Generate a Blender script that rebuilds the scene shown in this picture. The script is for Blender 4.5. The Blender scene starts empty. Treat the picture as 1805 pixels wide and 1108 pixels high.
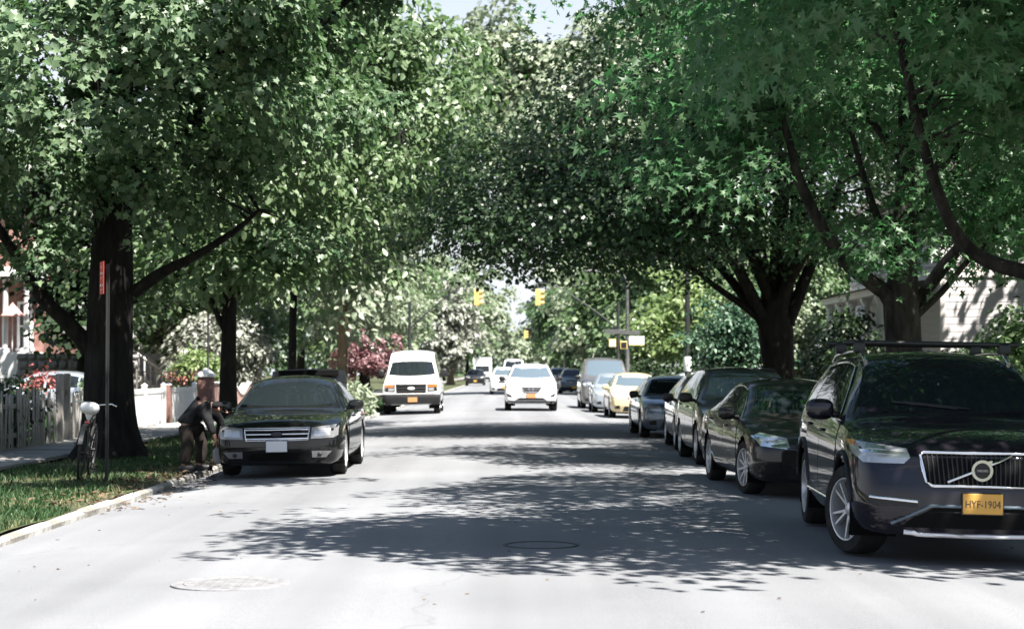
import bpy, bmesh, math, random
import numpy as np
from mathutils import Vector, Matrix
from mathutils.bvhtree import BVHTree

random.seed(11)
RNG = np.random.default_rng(11)
R = math.radians
S = bpy.context.scene
COL = S.collection

# ------------------------------------------------------------------ camera, sky, sun, exposure
HC = 1.52
cam_d = bpy.data.cameras.new('camera')
cam = bpy.data.objects.new('camera', cam_d)
COL.objects.link(cam)
cam.location = (0, 0, HC)
cam.rotation_euler = (R(90) + math.atan(97 / 3200), 0, 0)
cam_d.sensor_width = 36
cam_d.lens = 63.8
cam_d.clip_start = 0.1
cam_d.clip_end = 3000
cam_d.dof.use_dof = True
cam_d.dof.focus_distance = 19
cam_d.dof.aperture_fstop = 3.0
S.camera = cam

SUN_EL, SUN_V = R(60), Vector((0.62, -0.78, 0))
world = bpy.data.worlds.new('World')
S.world = world
world.use_nodes = True
wn = world.node_tree
wn.nodes.clear()
sky = wn.nodes.new('ShaderNodeTexSky')
sky.sky_type = 'NISHITA'
sky.sun_disc = False
sky.sun_elevation = SUN_EL
sky.sun_rotation = math.atan2(SUN_V.x, SUN_V.y)
sky.air_density = 1.0
sky.dust_density = 1.2
sky.ozone_density = 1.0
bg = wn.nodes.new('ShaderNodeBackground')
bg.inputs['Strength'].default_value = 0.05
wo = wn.nodes.new('ShaderNodeOutputWorld')
# broken white cloud over the whole sky
tcw = wn.nodes.new('ShaderNodeTexCoord')
mpw = wn.nodes.new('ShaderNodeMapping')
mpw.inputs['Scale'].default_value = (1, 1, 2.4)
wn.links.new(tcw.outputs['Generated'], mpw.inputs[0])
cn_ = wn.nodes.new('ShaderNodeTexNoise')
cn_.inputs['Scale'].default_value = 3.2
cn_.inputs['Detail'].default_value = 7
cn_.inputs['Roughness'].default_value = 0.58
wn.links.new(mpw.outputs[0], cn_.inputs['Vector'])
cr_ = wn.nodes.new('ShaderNodeValToRGB')
cr_.color_ramp.elements[0].position = 0.58
cr_.color_ramp.elements[1].position = 0.74
wn.links.new(cn_.outputs[0], cr_.inputs[0])
sx_ = wn.nodes.new('ShaderNodeSeparateXYZ')
wn.links.new(tcw.outputs['Generated'], sx_.inputs[0])
hr_ = wn.nodes.new('ShaderNodeMapRange')
hr_.inputs['From Min'].default_value = 0.10
hr_.inputs['From Max'].default_value = 0.40
hr_.inputs['To Min'].default_value = 1.0
hr_.inputs['To Max'].default_value = 0.0
wn.links.new(sx_.outputs[2], hr_.inputs[0])
mxm = wn.nodes.new('ShaderNodeMath')
mxm.operation = 'MAXIMUM'
wn.links.new(cr_.outputs[0], mxm.inputs[0])
wn.links.new(hr_.outputs[0], mxm.inputs[1])
cm_ = wn.nodes.new('ShaderNodeMix')
cm_.data_type = 'RGBA'
wn.links.new(mxm.outputs[0], cm_.inputs[0])
wn.links.new(sky.outputs[0], cm_.inputs[6])
cm_.inputs[7].default_value = (5.8, 6.1, 6.5, 1)
wn.links.new(cm_.outputs[2], bg.inputs[0])
wn.links.new(bg.outputs[0], wo.inputs[0])

sd = bpy.data.lights.new('sun', 'SUN')
sd.energy = 5.0
sd.angle = R(0.53)
sd.color = (1.0, 0.955, 0.89)
sun = bpy.data.objects.new('sun', sd)
COL.objects.link(sun)
sdir = Vector((SUN_V.x * math.cos(SUN_EL), SUN_V.y * math.cos(SUN_EL), math.sin(SUN_EL)))
sun.rotation_euler = sdir.to_track_quat('Z', 'Y').to_euler()
sun.location = (30, -20, 60)

S.view_settings.view_transform = 'Standard'
S.view_settings.look = 'None'
S.view_settings.gamma = 1
S.view_settings.use_curve_mapping = False
S.view_settings.exposure = 1.80
S.render.engine = 'CYCLES'
cy = S.cycles
cy.max_bounces = 7
cy.diffuse_bounces = 2
cy.glossy_bounces = 3
cy.transmission_bounces = 4
cy.transparent_max_bounces = 6
cy.use_denoising = True
cy.sample_clamp_indirect = 6
cy.caustics_reflective = False
cy.caustics_refractive = False

# ------------------------------------------------------------------ materials
def new_mat(name):
    m = bpy.data.materials.new(name)
    m.use_nodes = True
    nt = m.node_tree
    b = nt.nodes['Principled BSDF']
    return m, nt, b

def setp(b, **k):
    names = {'color': 'Base Color', 'rough': 'Roughness', 'metal': 'Metallic', 'spec': 'Specular IOR Level',
             'coat': 'Coat Weight', 'coatr': 'Coat Roughness', 'trans': 'Transmission Weight', 'ior': 'IOR'}
    for a, v in k.items():
        if a == 'color' and len(v) == 3:
            v = (*v, 1)
        b.inputs[names[a]].default_value = v

def noise_mat(name, c1, c2, scale=6.0, rough=0.8, detail=5.0, bump=0.0, bscale=None, spec=0.3, metal=0.0,
              coords='Object', coat=0.0, stretch=(1, 1, 1), rmin=0.35, rmax=0.65, c3=None, scale3=0.6):
    m, nt, b = new_mat(name)
    setp(b, rough=rough, spec=spec, metal=metal, coat=coat)
    tc = nt.nodes.new('ShaderNodeTexCoord')
    mp = nt.nodes.new('ShaderNodeMapping')
    mp.inputs['Scale'].default_value = stretch
    nt.links.new(tc.outputs[coords], mp.inputs[0])
    n = nt.nodes.new('ShaderNodeTexNoise')
    n.inputs['Scale'].default_value = scale
    n.inputs['Detail'].default_value = detail
    nt.links.new(mp.outputs[0], n.inputs['Vector'])
    r = nt.nodes.new('ShaderNodeValToRGB')
    r.color_ramp.elements[0].position = rmin
    r.color_ramp.elements[1].position = rmax
    r.color_ramp.elements[0].color = (*c1, 1)
    r.color_ramp.elements[1].color = (*c2, 1)
    nt.links.new(n.outputs[0], r.inputs[0])
    out = r.outputs[0]
    if c3 is not None:
        n3 = nt.nodes.new('ShaderNodeTexNoise')
        n3.inputs['Scale'].default_value = scale3
        n3.inputs['Detail'].default_value = 3
        nt.links.new(mp.outputs[0], n3.inputs['Vector'])
        r3 = nt.nodes.new('ShaderNodeValToRGB')
        r3.color_ramp.elements[0].position = 0.45
        r3.color_ramp.elements[1].position = 0.62
        nt.links.new(n3.outputs[0], r3.inputs[0])
        mx = nt.nodes.new('ShaderNodeMix')
        mx.data_type = 'RGBA'
        nt.links.new(r3.outputs[0], mx.inputs[0])
        nt.links.new(out, mx.inputs[6])
        mx.inputs[7].default_value = (*c3, 1)
        out = mx.outputs[2]
    nt.links.new(out, b.inputs['Base Color'])
    if bump:
        nb = nt.nodes.new('ShaderNodeTexNoise')
        nb.inputs['Scale'].default_value = bscale or scale * 3
        nb.inputs['Detail'].default_value = 6
        nt.links.new(mp.outputs[0], nb.inputs['Vector'])
        bp = nt.nodes.new('ShaderNodeBump')
        bp.inputs['Strength'].default_value = bump
        bp.inputs['Distance'].default_value = 0.05
        nt.links.new(nb.outputs[0], bp.inputs['Height'])
        nt.links.new(bp.outputs[0], b.inputs['Normal'])
    return m

def leaf_mat(name, c_dark, c_light, trans=0.35, gloss=0.5, tcol=None, rough=0.38):
    m = bpy.data.materials.new(name)
    m.use_nodes = True
    nt = m.node_tree
    b = nt.nodes['Principled BSDF']
    out = nt.nodes['Material Output']
    g = nt.nodes.new('ShaderNodeNewGeometry')
    r = nt.nodes.new('ShaderNodeValToRGB')
    r.color_ramp.elements[0].color = (*c_dark, 1)
    r.color_ramp.elements[1].color = (*c_light, 1)
    nt.links.new(g.outputs['Random Per Island'], r.inputs[0])
    nt.links.new(r.outputs[0], b.inputs['Base Color'])
    setp(b, rough=rough, spec=gloss)
    t = nt.nodes.new('ShaderNodeBsdfTranslucent')
    mixc = nt.nodes.new('ShaderNodeMix')
    mixc.data_type = 'RGBA'
    mixc.inputs[0].default_value = 0.55
    nt.links.new(r.outputs[0], mixc.inputs[6])
    mixc.inputs[7].default_value = (*(tcol or (0.10, 0.24, 0.03)), 1)
    nt.links.new(mixc.outputs[2], t.inputs[0])
    ms = nt.nodes.new('ShaderNodeMixShader')
    ms.inputs[0].default_value = trans
    nt.links.new(b.outputs[0], ms.inputs[1])
    nt.links.new(t.outputs[0], ms.inputs[2])
    nt.links.new(ms.outputs[0], out.inputs[0])
    return m

def flat_mat(name, color, rough=0.5, metal=0.0, spec=0.5, coat=0.0, coatr=0.05):
    rv = 0.10 if rough > .2 else .02
    m, nt, b = new_mat(name)
    setp(b, color=color, rough=rough, metal=metal, spec=spec, coat=coat, coatr=coatr)
    # slight procedural grime in the roughness so that nothing is perfectly uniform
    tc = nt.nodes.new('ShaderNodeTexCoord')
    n = nt.nodes.new('ShaderNodeTexNoise')
    n.inputs['Scale'].default_value = 9
    n.inputs['Detail'].default_value = 4
    nt.links.new(tc.outputs['Object'], n.inputs['Vector'])
    mr = nt.nodes.new('ShaderNodeMapRange')
    mr.inputs['To Min'].default_value = max(0.0, rough - .6 * rv)
    mr.inputs['To Max'].default_value = min(1.0, rough + rv)
    nt.links.new(n.outputs[0], mr.inputs[0])
    nt.links.new(mr.outputs[0], b.inputs['Roughness'])
    return m

def paint(name, color, metal=0.25, rough=0.32, coat=1.0, dust=(0.30, 0.28, 0.25), dustf=0.012, spec=0.5):
    m, nt, b = new_mat(name)
    setp(b, rough=rough, metal=metal, coat=coat, coatr=0.03, spec=spec)
    tc = nt.nodes.new('ShaderNodeTexCoord')
    n = nt.nodes.new('ShaderNodeTexNoise')
    n.inputs['Scale'].default_value = 3.5
    n.inputs['Detail'].default_value = 6
    nt.links.new(tc.outputs['Object'], n.inputs['Vector'])
    mr = nt.nodes.new('ShaderNodeMapRange')
    mr.inputs['From Min'].default_value = 0.35
    mr.inputs['From Max'].default_value = 0.75
    mr.inputs['To Max'].default_value = dustf * 2
    nt.links.new(n.outputs[0], mr.inputs[0])
    mx = nt.nodes.new('ShaderNodeMix')
    mx.data_type = 'RGBA'
    mx.inputs[6].default_value = (*color, 1)
    mx.inputs[7].default_value = (*dust, 1)
    nt.links.new(mr.outputs[0], mx.inputs[0])
    nt.links.new(mx.outputs[2], b.inputs['Base Color'])
    return m

M = {}
def asphalt():
    m, nt, b = new_mat('asphalt')
    setp(b, rough=0.88, spec=0.25)
    tc = nt.nodes.new('ShaderNodeTexCoord')
    def noise(scale, detail=4, stretch=(1, 1, 1)):
        mp = nt.nodes.new('ShaderNodeMapping')
        mp.inputs['Scale'].default_value = stretch
        nt.links.new(tc.outputs['Object'], mp.inputs[0])
        n = nt.nodes.new('ShaderNodeTexNoise')
        n.inputs['Scale'].default_value = scale
        n.inputs['Detail'].default_value = detail
        nt.links.new(mp.outputs[0], n.inputs['Vector'])
        return n.outputs[0]
    def ramp(v, p0, c0, p1, c1):
        r = nt.nodes.new('ShaderNodeValToRGB')
        r.color_ramp.elements[0].position = p0
        r.color_ramp.elements[1].position = p1
        r.color_ramp.elements[0].color = (*c0, 1)
        r.color_ramp.elements[1].color = (*c1, 1)
        nt.links.new(v, r.inputs[0])
        return r.outputs[0]
    def mul(a, c, f=1.0):
        mx = nt.nodes.new('ShaderNodeMix')
        mx.data_type = 'RGBA'
        mx.blend_type = 'MULTIPLY'
        mx.inputs[0].default_value = f
        nt.links.new(a, mx.inputs[6])
        nt.links.new(c, mx.inputs[7])
        return mx.outputs[2]
    base = ramp(noise(0.35, 4), 0.3, (0.165, 0.17, 0.18), 0.7, (0.205, 0.21, 0.22))
    lanes = ramp(noise(0.5, 3, (2.2, 0.05, 1)), 0.35, (0.82, 0.82, 0.82), 0.65, (1.06, 1.06, 1.06))
    grit = ramp(noise(120, 2), 0.25, (0.72, 0.72, 0.72), 0.75, (1.2, 1.2, 1.2))
    # tar-filled cracks: thin bands of a distorted voronoi edge distance
    v = nt.nodes.new('ShaderNodeTexVoronoi')
    v.feature = 'DISTANCE_TO_EDGE'
    v.inputs['Scale'].default_value = 0.16
    nn = nt.nodes.new('ShaderNodeTexNoise')
    nn.inputs['Scale'].default_value = 1.3
    nt.links.new(tc.outputs['Object'], nn.inputs['Vector'])
    ad = nt.nodes.new('ShaderNodeVectorMath')
    ad.operation = 'ADD'
    nt.links.new(tc.outputs['Object'], ad.inputs[0])
    nt.links.new(nn.outputs['Color'], ad.inputs[1])
    nt.links.new(ad.outputs[0], v.inputs['Vector'])
    crack = ramp(v.outputs['Distance'], 0.0018, (0.86, 0.86, 0.86), 0.004, (1, 1, 1))
    col = mul(mul(mul(base, lanes), grit), crack)
    nt.links.new(col, b.inputs['Base Color'])
    bp = nt.nodes.new('ShaderNodeBump')
    bp.inputs['Strength'].default_value = 0.35
    bp.inputs['Distance'].default_value = 0.01
    nt.links.new(noise(90, 4), bp.inputs['Height'])
    nt.links.new(bp.outputs[0], b.inputs['Normal'])
    return m
M['asphalt'] = asphalt()
M['kerb'] = noise_mat('kerb_concrete', (0.30, 0.29, 0.27), (0.44, 0.43, 0.41), 5, 0.9, bump=0.4, c3=(0.2, 0.19, 0.17))
M['slab'] = noise_mat('slab_concrete', (0.27, 0.26, 0.25), (0.36, 0.35, 0.335), 3, 0.92, bump=0.25, c3=(0.22, 0.215, 0.2))
M['soil'] = noise_mat('soil', (0.035, 0.04, 0.018), (0.075, 0.065, 0.04), 3, 0.95, bump=0.8, c3=(0.05, 0.075, 0.025), scale3=1.2)
M['dirt'] = noise_mat('dirt', (0.10, 0.075, 0.05), (0.17, 0.135, 0.10), 4, 0.95, bump=0.8)
M['grass'] = leaf_mat('grass_blade', (0.022, 0.058, 0.022), (0.055, 0.105, 0.042), 0.25, 0.25, (0.13, 0.22, 0.04), 0.5)
M['dry_sunlit'] = leaf_mat('dry_sunlit_grass', (0.12, 0.135, 0.06), (0.24, 0.24, 0.14), 0.25, 0.2, (0.2, 0.22, 0.1), 0.6)  # dry blades, with sunlight on the verge put into their pale colour
M['litter'] = leaf_mat('leaf_litter', (0.06, 0.04, 0.025), (0.17, 0.12, 0.075), 0.1, 0.2, (0.2, 0.13, 0.06), 0.7)
M['leaf_star'] = leaf_mat('leaf_star', (0.028, 0.084, 0.034), (0.125, 0.205, 0.10), 0.48, 0.5, (0.09, 0.33, 0.10), 0.42)
M['leaf_maple'] = leaf_mat('leaf_maple', (0.022, 0.062, 0.024), (0.165, 0.235, 0.125), 0.28, 0.5, (0.10, 0.25, 0.06), 0.47)
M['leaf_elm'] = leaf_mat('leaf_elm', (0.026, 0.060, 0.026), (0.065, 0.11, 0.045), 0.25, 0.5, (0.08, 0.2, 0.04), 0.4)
M['leaf_mid'] = leaf_mat('leaf_mid', (0.07, 0.125, 0.055), (0.19, 0.255, 0.13), 0.34, 0.55, (0.12, 0.26, 0.06), 0.4)
M['leaf_pale'] = leaf_mat('leaf_pale', (0.15, 0.20, 0.125), (0.33, 0.37, 0.26), 0.3, 0.6, (0.2, 0.27, 0.12), 0.42)  # sunlit brightness and distance haze put into a paler leaf colour
M['leaf_blossom'] = leaf_mat('leaf_blossom', (0.16, 0.19, 0.13), (0.42, 0.42, 0.38), 0.25, 0.5, (0.3, 0.32, 0.25), 0.5)
M['leaf_blue'] = leaf_mat('leaf_blue_green', (0.04, 0.095, 0.055), (0.09, 0.16, 0.095), 0.25, 0.4, (0.06, 0.2, 0.11), 0.45)
M['leaf_lime'] = leaf_mat('leaf_lime', (0.12, 0.19, 0.06), (0.24, 0.31, 0.13), 0.36, 0.5, (0.2, 0.32, 0.08), 0.42)
M['leaf_red'] = leaf_mat('leaf_red', (0.19, 0.10, 0.105), (0.33, 0.20, 0.21), 0.3, 0.5, (0.34, 0.13, 0.14), 0.42)
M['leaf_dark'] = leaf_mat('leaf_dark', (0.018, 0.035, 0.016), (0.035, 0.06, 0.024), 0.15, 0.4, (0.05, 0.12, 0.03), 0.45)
M['petal_red'] = leaf_mat('petal_red', (0.28, 0.05, 0.05), (0.46, 0.2, 0.17), 0.2, 0.3, (0.5, 0.08, 0.06), 0.5)
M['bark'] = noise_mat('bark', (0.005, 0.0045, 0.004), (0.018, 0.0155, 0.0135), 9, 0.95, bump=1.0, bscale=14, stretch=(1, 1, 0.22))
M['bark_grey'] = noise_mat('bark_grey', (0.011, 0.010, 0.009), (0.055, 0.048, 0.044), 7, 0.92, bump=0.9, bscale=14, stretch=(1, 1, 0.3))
M['bark_tan'] = noise_mat('bark_tan', (0.11, 0.085, 0.055), (0.22, 0.17, 0.11), 6, 0.9, bump=0.7, stretch=(1, 1, 0.3))
M['brick'] = noise_mat('brick_clay', (0.19, 0.10, 0.085), (0.29, 0.165, 0.14), 3.5, 0.85, bump=0.3, bscale=40, coords='Object')
M['mortar'] = noise_mat('mortar', (0.25, 0.23, 0.21), (0.34, 0.32, 0.3), 20, 0.95)
M['stucco'] = noise_mat('pink_stucco', (0.34, 0.21, 0.18), (0.42, 0.28, 0.24), 3, 0.92, bump=0.3, bscale=50)
M['white'] = noise_mat('white_paint', (0.70, 0.70, 0.69), (0.80, 0.80, 0.79), 4, 0.55, bump=0.05, spec=0.4)
M['vinyl'] = noise_mat('white_vinyl', (0.74, 0.745, 0.75), (0.80, 0.80, 0.80), 2.5, 0.38, spec=0.5, c3=(0.68, 0.67, 0.65), scale3=1.5)
M['siding'] = noise_mat('cream_siding', (0.50, 0.48, 0.475), (0.57, 0.545, 0.54), 3, 0.7, bump=0.05, stretch=(0.3, 0.3, 2))
M['trim'] = noise_mat('house_trim', (0.62, 0.58, 0.55), (0.70, 0.66, 0.63), 3, 0.6)
M['roof'] = noise_mat('roof_shingle', (0.06, 0.055, 0.05), (0.12, 0.11, 0.10), 5, 0.9, bump=0.5, bscale=30)
M['stone'] = noise_mat('grey_stone', (0.17, 0.165, 0.16), (0.32, 0.31, 0.30), 2.0, 0.92, bump=0.6)
M['wood_grey'] = noise_mat('weathered_wood', (0.22, 0.20, 0.18), (0.44, 0.41, 0.38), 8, 0.9, bump=0.6, stretch=(3, 3, 0.3), c3=(0.10, 0.085, 0.07))
M['wood_pale'] = noise_mat('worn_white_wood', (0.30, 0.28, 0.26), (0.56, 0.54, 0.51), 6, 0.85, bump=0.5, stretch=(3, 3, 0.4), c3=(0.22, 0.2, 0.17))
M['glass'] = flat_mat('dark_glass', (0.010, 0.014, 0.016), 0.03, 0.0, 0.55)
M['glass_sky_sheen'] = flat_mat('sky_sheen_glass', (0.085, 0.115, 0.14), 0.04, 0.0, 0.7)  # sky reflection and sunlit dash put into the glass colour
M['black'] = flat_mat('black_plastic', (0.012, 0.012, 0.013), 0.45, 0, 0.4)
M['matte_black'] = flat_mat('matte_black', (0.006, 0.006, 0.006), 0.9, 0, 0.1)
M['rubber'] = noise_mat('tyre_rubber', (0.012, 0.012, 0.012), (0.028, 0.027, 0.026), 14, 0.85)
M['chrome'] = flat_mat('chrome', (0.75, 0.75, 0.76), 0.12, 1.0, 0.5)
M['alloy'] = flat_mat('alloy', (0.60, 0.60, 0.61), 0.3, 0.55, 0.5)
M['alloy_dark'] = flat_mat('dark_alloy', (0.035, 0.035, 0.037), 0.35, 0.7, 0.5)
M['lamp'] = flat_mat('headlamp_lens', (0.42, 0.43, 0.44), 0.06, 0.35, 0.8, 1.0)
M['lamp_inner'] = flat_mat('headlamp_reflector', (0.82, 0.83, 0.84), 0.12, 0.9, 0.8, 1.0)
M['lamp_dull'] = flat_mat('dull_headlamp_lens', (0.20, 0.20, 0.205), 0.12, 0.2, 0.6, 0.6)
M['amber'] = flat_mat('amber_lens', (0.55, 0.17, 0.04), 0.15, 0.0, 0.6, 1.0)
M['tail'] = flat_mat('tail_lens', (0.28, 0.012, 0.01), 0.15, 0.0, 0.6, 1.0)
M['plate_y'] = flat_mat('plate_yellow', (0.62, 0.34, 0.07), 0.5, 0, 0.4)
M['plate_o'] = flat_mat('plate_orange', (0.46, 0.23, 0.10), 0.5, 0, 0.4)
M['plate_w'] = flat_mat('plate_white', (0.66, 0.67, 0.70), 0.5, 0, 0.4)
M['ink'] = flat_mat('ink_navy', (0.03, 0.025, 0.04), 0.6)
M['sig_y'] = flat_mat('signal_yellow', (0.58, 0.42, 0.14), 0.5)
M['steel'] = noise_mat('galvanised_steel', (0.09, 0.09, 0.09), (0.16, 0.16, 0.155), 8, 0.55, metal=0.5)
M['pole_dark'] = flat_mat('dark_pole', (0.018, 0.02, 0.019), 0.5)
M['sign_red'] = flat_mat('sign_red', (0.50, 0.045, 0.03), 0.5)
M['sign_green'] = flat_mat('sign_green', (0.03, 0.14, 0.07), 0.5)
M['sign_white'] = flat_mat('sign_white', (0.74, 0.74, 0.74), 0.5)
M['skin'] = flat_mat('skin', (0.24, 0.13, 0.09), 0.55)
M['shirt'] = noise_mat('black_cloth', (0.008, 0.008, 0.009), (0.02, 0.02, 0.022), 12, 0.9)
M['trousers'] = noise_mat('brown_cloth', (0.014, 0.011, 0.009), (0.03, 0.024, 0.02), 12, 0.95)
M['cover'] = flat_mat('white_plastic_cover', (0.62, 0.63, 0.63), 0.3, 0, 0.5)
M['iron'] = flat_mat('iron', (0.02, 0.018, 0.018), 0.6)
M['cast_iron'] = noise_mat('cast_iron', (0.15, 0.15, 0.155), (0.21, 0.21, 0.215), 8, 0.8, bump=0.3)

# ------------------------------------------------------------------ helpers
def tag(o, label=None, cat=None, group=None, kind=None):
    if label: o['label'] = label
    if cat: o['category'] = cat
    if group: o['group'] = group
    if kind: o['kind'] = kind
    return o

def empty(name, loc, rz=0.0, label=None, cat=None, group=None, kind=None, roll=0.0):
    o = bpy.data.objects.new(name, None)
    o.empty_display_size = 0.3
    COL.objects.link(o)
    o.location = loc
    o.rotation_euler = (0, roll, rz)
    return tag(o, label, cat, group, kind)

def link(name, me, mat=None, parent=None, loc=None, rot=None):
    o = bpy.data.objects.new(name, me)
    COL.objects.link(o)
    if mat is not None and len(me.materials) == 0:
        me.materials.append(mat)
    if parent is not None:
        o.parent = parent
    if loc is not None: o.location = loc
    if rot is not None: o.rotation_euler = rot
    return o

def copy_tree(o, parent=None):
    c = o.copy()
    COL.objects.link(c)
    c.parent = parent
    for ch in list(o.children):
        copy_tree(ch, c)
    return c

class MB:
    """collects simple shapes; build() links them as one mesh object"""
    def __init__(self):
        self.v, self.f = [], []
    def add(self, vs, fs):
        o = len(self.v)
        self.v += [tuple(p) for p in vs]
        self.f += [tuple(i + o for i in q) for q in fs]
        return self
    def box(self, c, s, rz=0.0, mat=None, bev=0.0):
        hx, hy, hz = s[0] / 2, s[1] / 2, s[2] / 2
        if bev:
            b = min(bev, hx * .9, hy * .9, hz * .9)
            vs, fs = [], []
            for sz in (-1, 1):
                for ins in ((b, 0), (0, b)):
                    pass
            ring = lambda ix, z: [(-hx + ix, -hy + ix, z), (hx - ix, -hy + ix, z), (hx - ix, hy - ix, z), (-hx + ix, hy - ix, z)]
            vs = ring(b, -hz) + ring(0, -hz + b) + ring(0, hz - b) + ring(b, hz)
            fs = [(3, 2, 1, 0), (12, 13, 14, 15)]
            for k in range(3):
                for i in range(4):
                    j = (i + 1) % 4
                    fs.append((k * 4 + i, k * 4 + j, k * 4 + 4 + j, k * 4 + 4 + i))
        else:
            vs = [(x * hx, y * hy, z * hz) for z in (-1, 1) for y in (-1, 1) for x in (-1, 1)]
            fs = [(0, 2, 3, 1), (4, 5, 7, 6), (0, 1, 5, 4), (2, 6, 7, 3), (0, 4, 6, 2), (1, 3, 7, 5)]
        m = mat if mat is not None else Matrix.Rotation(rz, 3, 'Z')
        c = Vector(c)
        return self.add([m @ Vector(p) + c for p in vs], fs)
    def tube(self, pts, rad, n=8, caps=True, jit=0.0):
        pts = [Vector(p) for p in pts]
        if not hasattr(rad, '__len__'): rad = [rad] * len(pts)
        vs, fs = [], []
        t0 = (pts[1] - pts[0]).normalized()
        u = t0.orthogonal().normalized()
        for i, p in enumerate(pts):
            t = (pts[min(i + 1, len(pts) - 1)] - pts[max(i - 1, 0)])
            if t.length < 1e-9: t = t0
            t.normalize()
            u = (u - t * u.dot(t))
            if u.length < 1e-6: u = t.orthogonal()
            u.normalize()
            w = t.cross(u)
            for k in range(n):
                a = 2 * math.pi * k / n
                r = rad[i] * (1 + (random.uniform(-jit, jit) if jit else 0))
                vs.append(p + u * (r * math.cos(a)) + w * (r * math.sin(a)))
        for i in range(len(pts) - 1):
            for k in range(n):
                j = (k + 1) % n
                fs.append((i * n + k, i * n + j, (i + 1) * n + j, (i + 1) * n + k))
        if caps:
            fs.append(tuple(range(n - 1, -1, -1)))
            fs.append(tuple((len(pts) - 1) * n + k for k in range(n)))
        return self.add(vs, fs)
    def lathe(self, prof, n=24, c=(0, 0, 0), axis='Z', closed=False):
        """prof: list of (r, h)"""
        vs, fs = [], []
        for r, h in prof:
            for k in range(n):
                a = 2 * math.pi * k / n
                x, y = r * math.cos(a), r * math.sin(a)
                p = {'Z': (x, y, h), 'X': (h, x, y), 'Y': (x, h, y)}[axis]
                vs.append((p[0] + c[0], p[1] + c[1], p[2] + c[2]))
        m = len(prof)
        for i in range(m if closed else m - 1):
            i2 = (i + 1) % m
            for k in range(n):
                j = (k + 1) % n
                fs.append((i * n + k, i * n + j, i2 * n + j, i2 * n + k))
        if not closed:
            fs.append(tuple(range(n - 1, -1, -1)))
            fs.append(tuple((m - 1) * n + k for k in range(n)))
        return self.add(vs, fs)
    def prism(self, poly, z0, z1, frame=None):
        """poly in local (u, v), extruded along w from z0 to z1; frame maps (u, v, w) to xyz"""
        fr = frame or (lambda u, v, w: (u, v, w))
        n = len(poly)
        vs = [fr(u, v, z0) for u, v in poly] + [fr(u, v, z1) for u, v in poly]
        fs = [tuple(range(n - 1, -1, -1)), tuple(range(n, 2 * n))]
        for i in range(n):
            j = (i + 1) % n
            fs.append((i, j, n + j, n + i))
        return self.add(vs, fs)
    def blob(self, c, r, e=2.6, nu=14, nv=8):
        """superellipsoid"""
        sg = lambda a, p: math.copysign(abs(a) ** p, a)
        vs, fs = [], []
        p = 2 / e
        for i in range(nv + 1):
            b = -math.pi / 2 + math.pi * i / nv
            for k in range(nu):
                a = 2 * math.pi * k / nu
                vs.append((c[0] + r[0] * sg(math.cos(b), p) * sg(math.cos(a), p),
                           c[1] + r[1] * sg(math.cos(b), p) * sg(math.sin(a), p),
                           c[2] + r[2] * sg(math.sin(b), p)))
        for i in range(nv):
            for k in range(nu):
                j = (k + 1) % nu
                fs.append((i * nu + k, i * nu + j, (i + 1) * nu + j, (i + 1) * nu + k))
        return self.add(vs, fs)
    def mesh(self, name, mat=None, smooth=35):
        me = bpy.data.meshes.new(name)
        me.from_pydata(self.v, [], self.f)
        bm = bmesh.new()
        bm.from_mesh(me)
        bmesh.ops.remove_doubles(bm, verts=bm.verts, dist=1e-5)
        bmesh.ops.recalc_face_normals(bm, faces=bm.faces)
        bm.to_mesh(me)
        bm.free()
        if smooth:
            me.shade_smooth()
            me.set_sharp_from_angle(angle=R(smooth))
        if mat is not None: me.materials.append(mat)
        return me
    def build(self, name, mat, parent=None, smooth=35, loc=None, rot=None):
        return link(name, self.mesh(name, mat, smooth), None, parent, loc, rot)

def raw_mesh(name, verts, loops, starts, totals, mat):
    me = bpy.data.meshes.new(name)
    me.vertices.add(len(verts))
    me.vertices.foreach_set('co', np.asarray(verts, dtype=np.float32).ravel())
    me.loops.add(len(loops))
    me.loops.foreach_set('vertex_index', np.asarray(loops, dtype=np.int32))
    me.polygons.add(len(starts))
    me.polygons.foreach_set('loop_start', np.asarray(starts, dtype=np.int32))
    me.update(calc_edges=True)
    me.validate()
    me.materials.append(mat)
    return me

def text_mesh(name, s, size, mat, parent, mtx, depth=0.001, sx=1.0):
    cu = bpy.data.curves.new(name, 'FONT')
    cu.body = s
    cu.size = size
    cu.align_x, cu.align_y = 'CENTER', 'CENTER'
    cu.extrude = depth
    cu.resolution_u = 2
    tmp = bpy.data.objects.new(name, cu)
    COL.objects.link(tmp)
    dg = bpy.context.evaluated_depsgraph_get()
    me = bpy.data.meshes.new_from_object(tmp.evaluated_get(dg))
    bpy.data.objects.remove(tmp)
    me.transform(mtx @ Matrix.Diagonal((sx, 1, 1, 1)))
    me.materials.clear()
    me.materials.append(mat)
    return link(name, me, None, parent)

def norm(a):
    return a / np.maximum(np.linalg.norm(a, axis=-1, keepdims=True), 1e-9)

def P(px, py, Y):
    """photo pixel at depth Y -> world"""
    return Vector(((px - 902.5) / 3200 * Y, Y, HC - (py - 651) / 3200 * Y))

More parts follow.
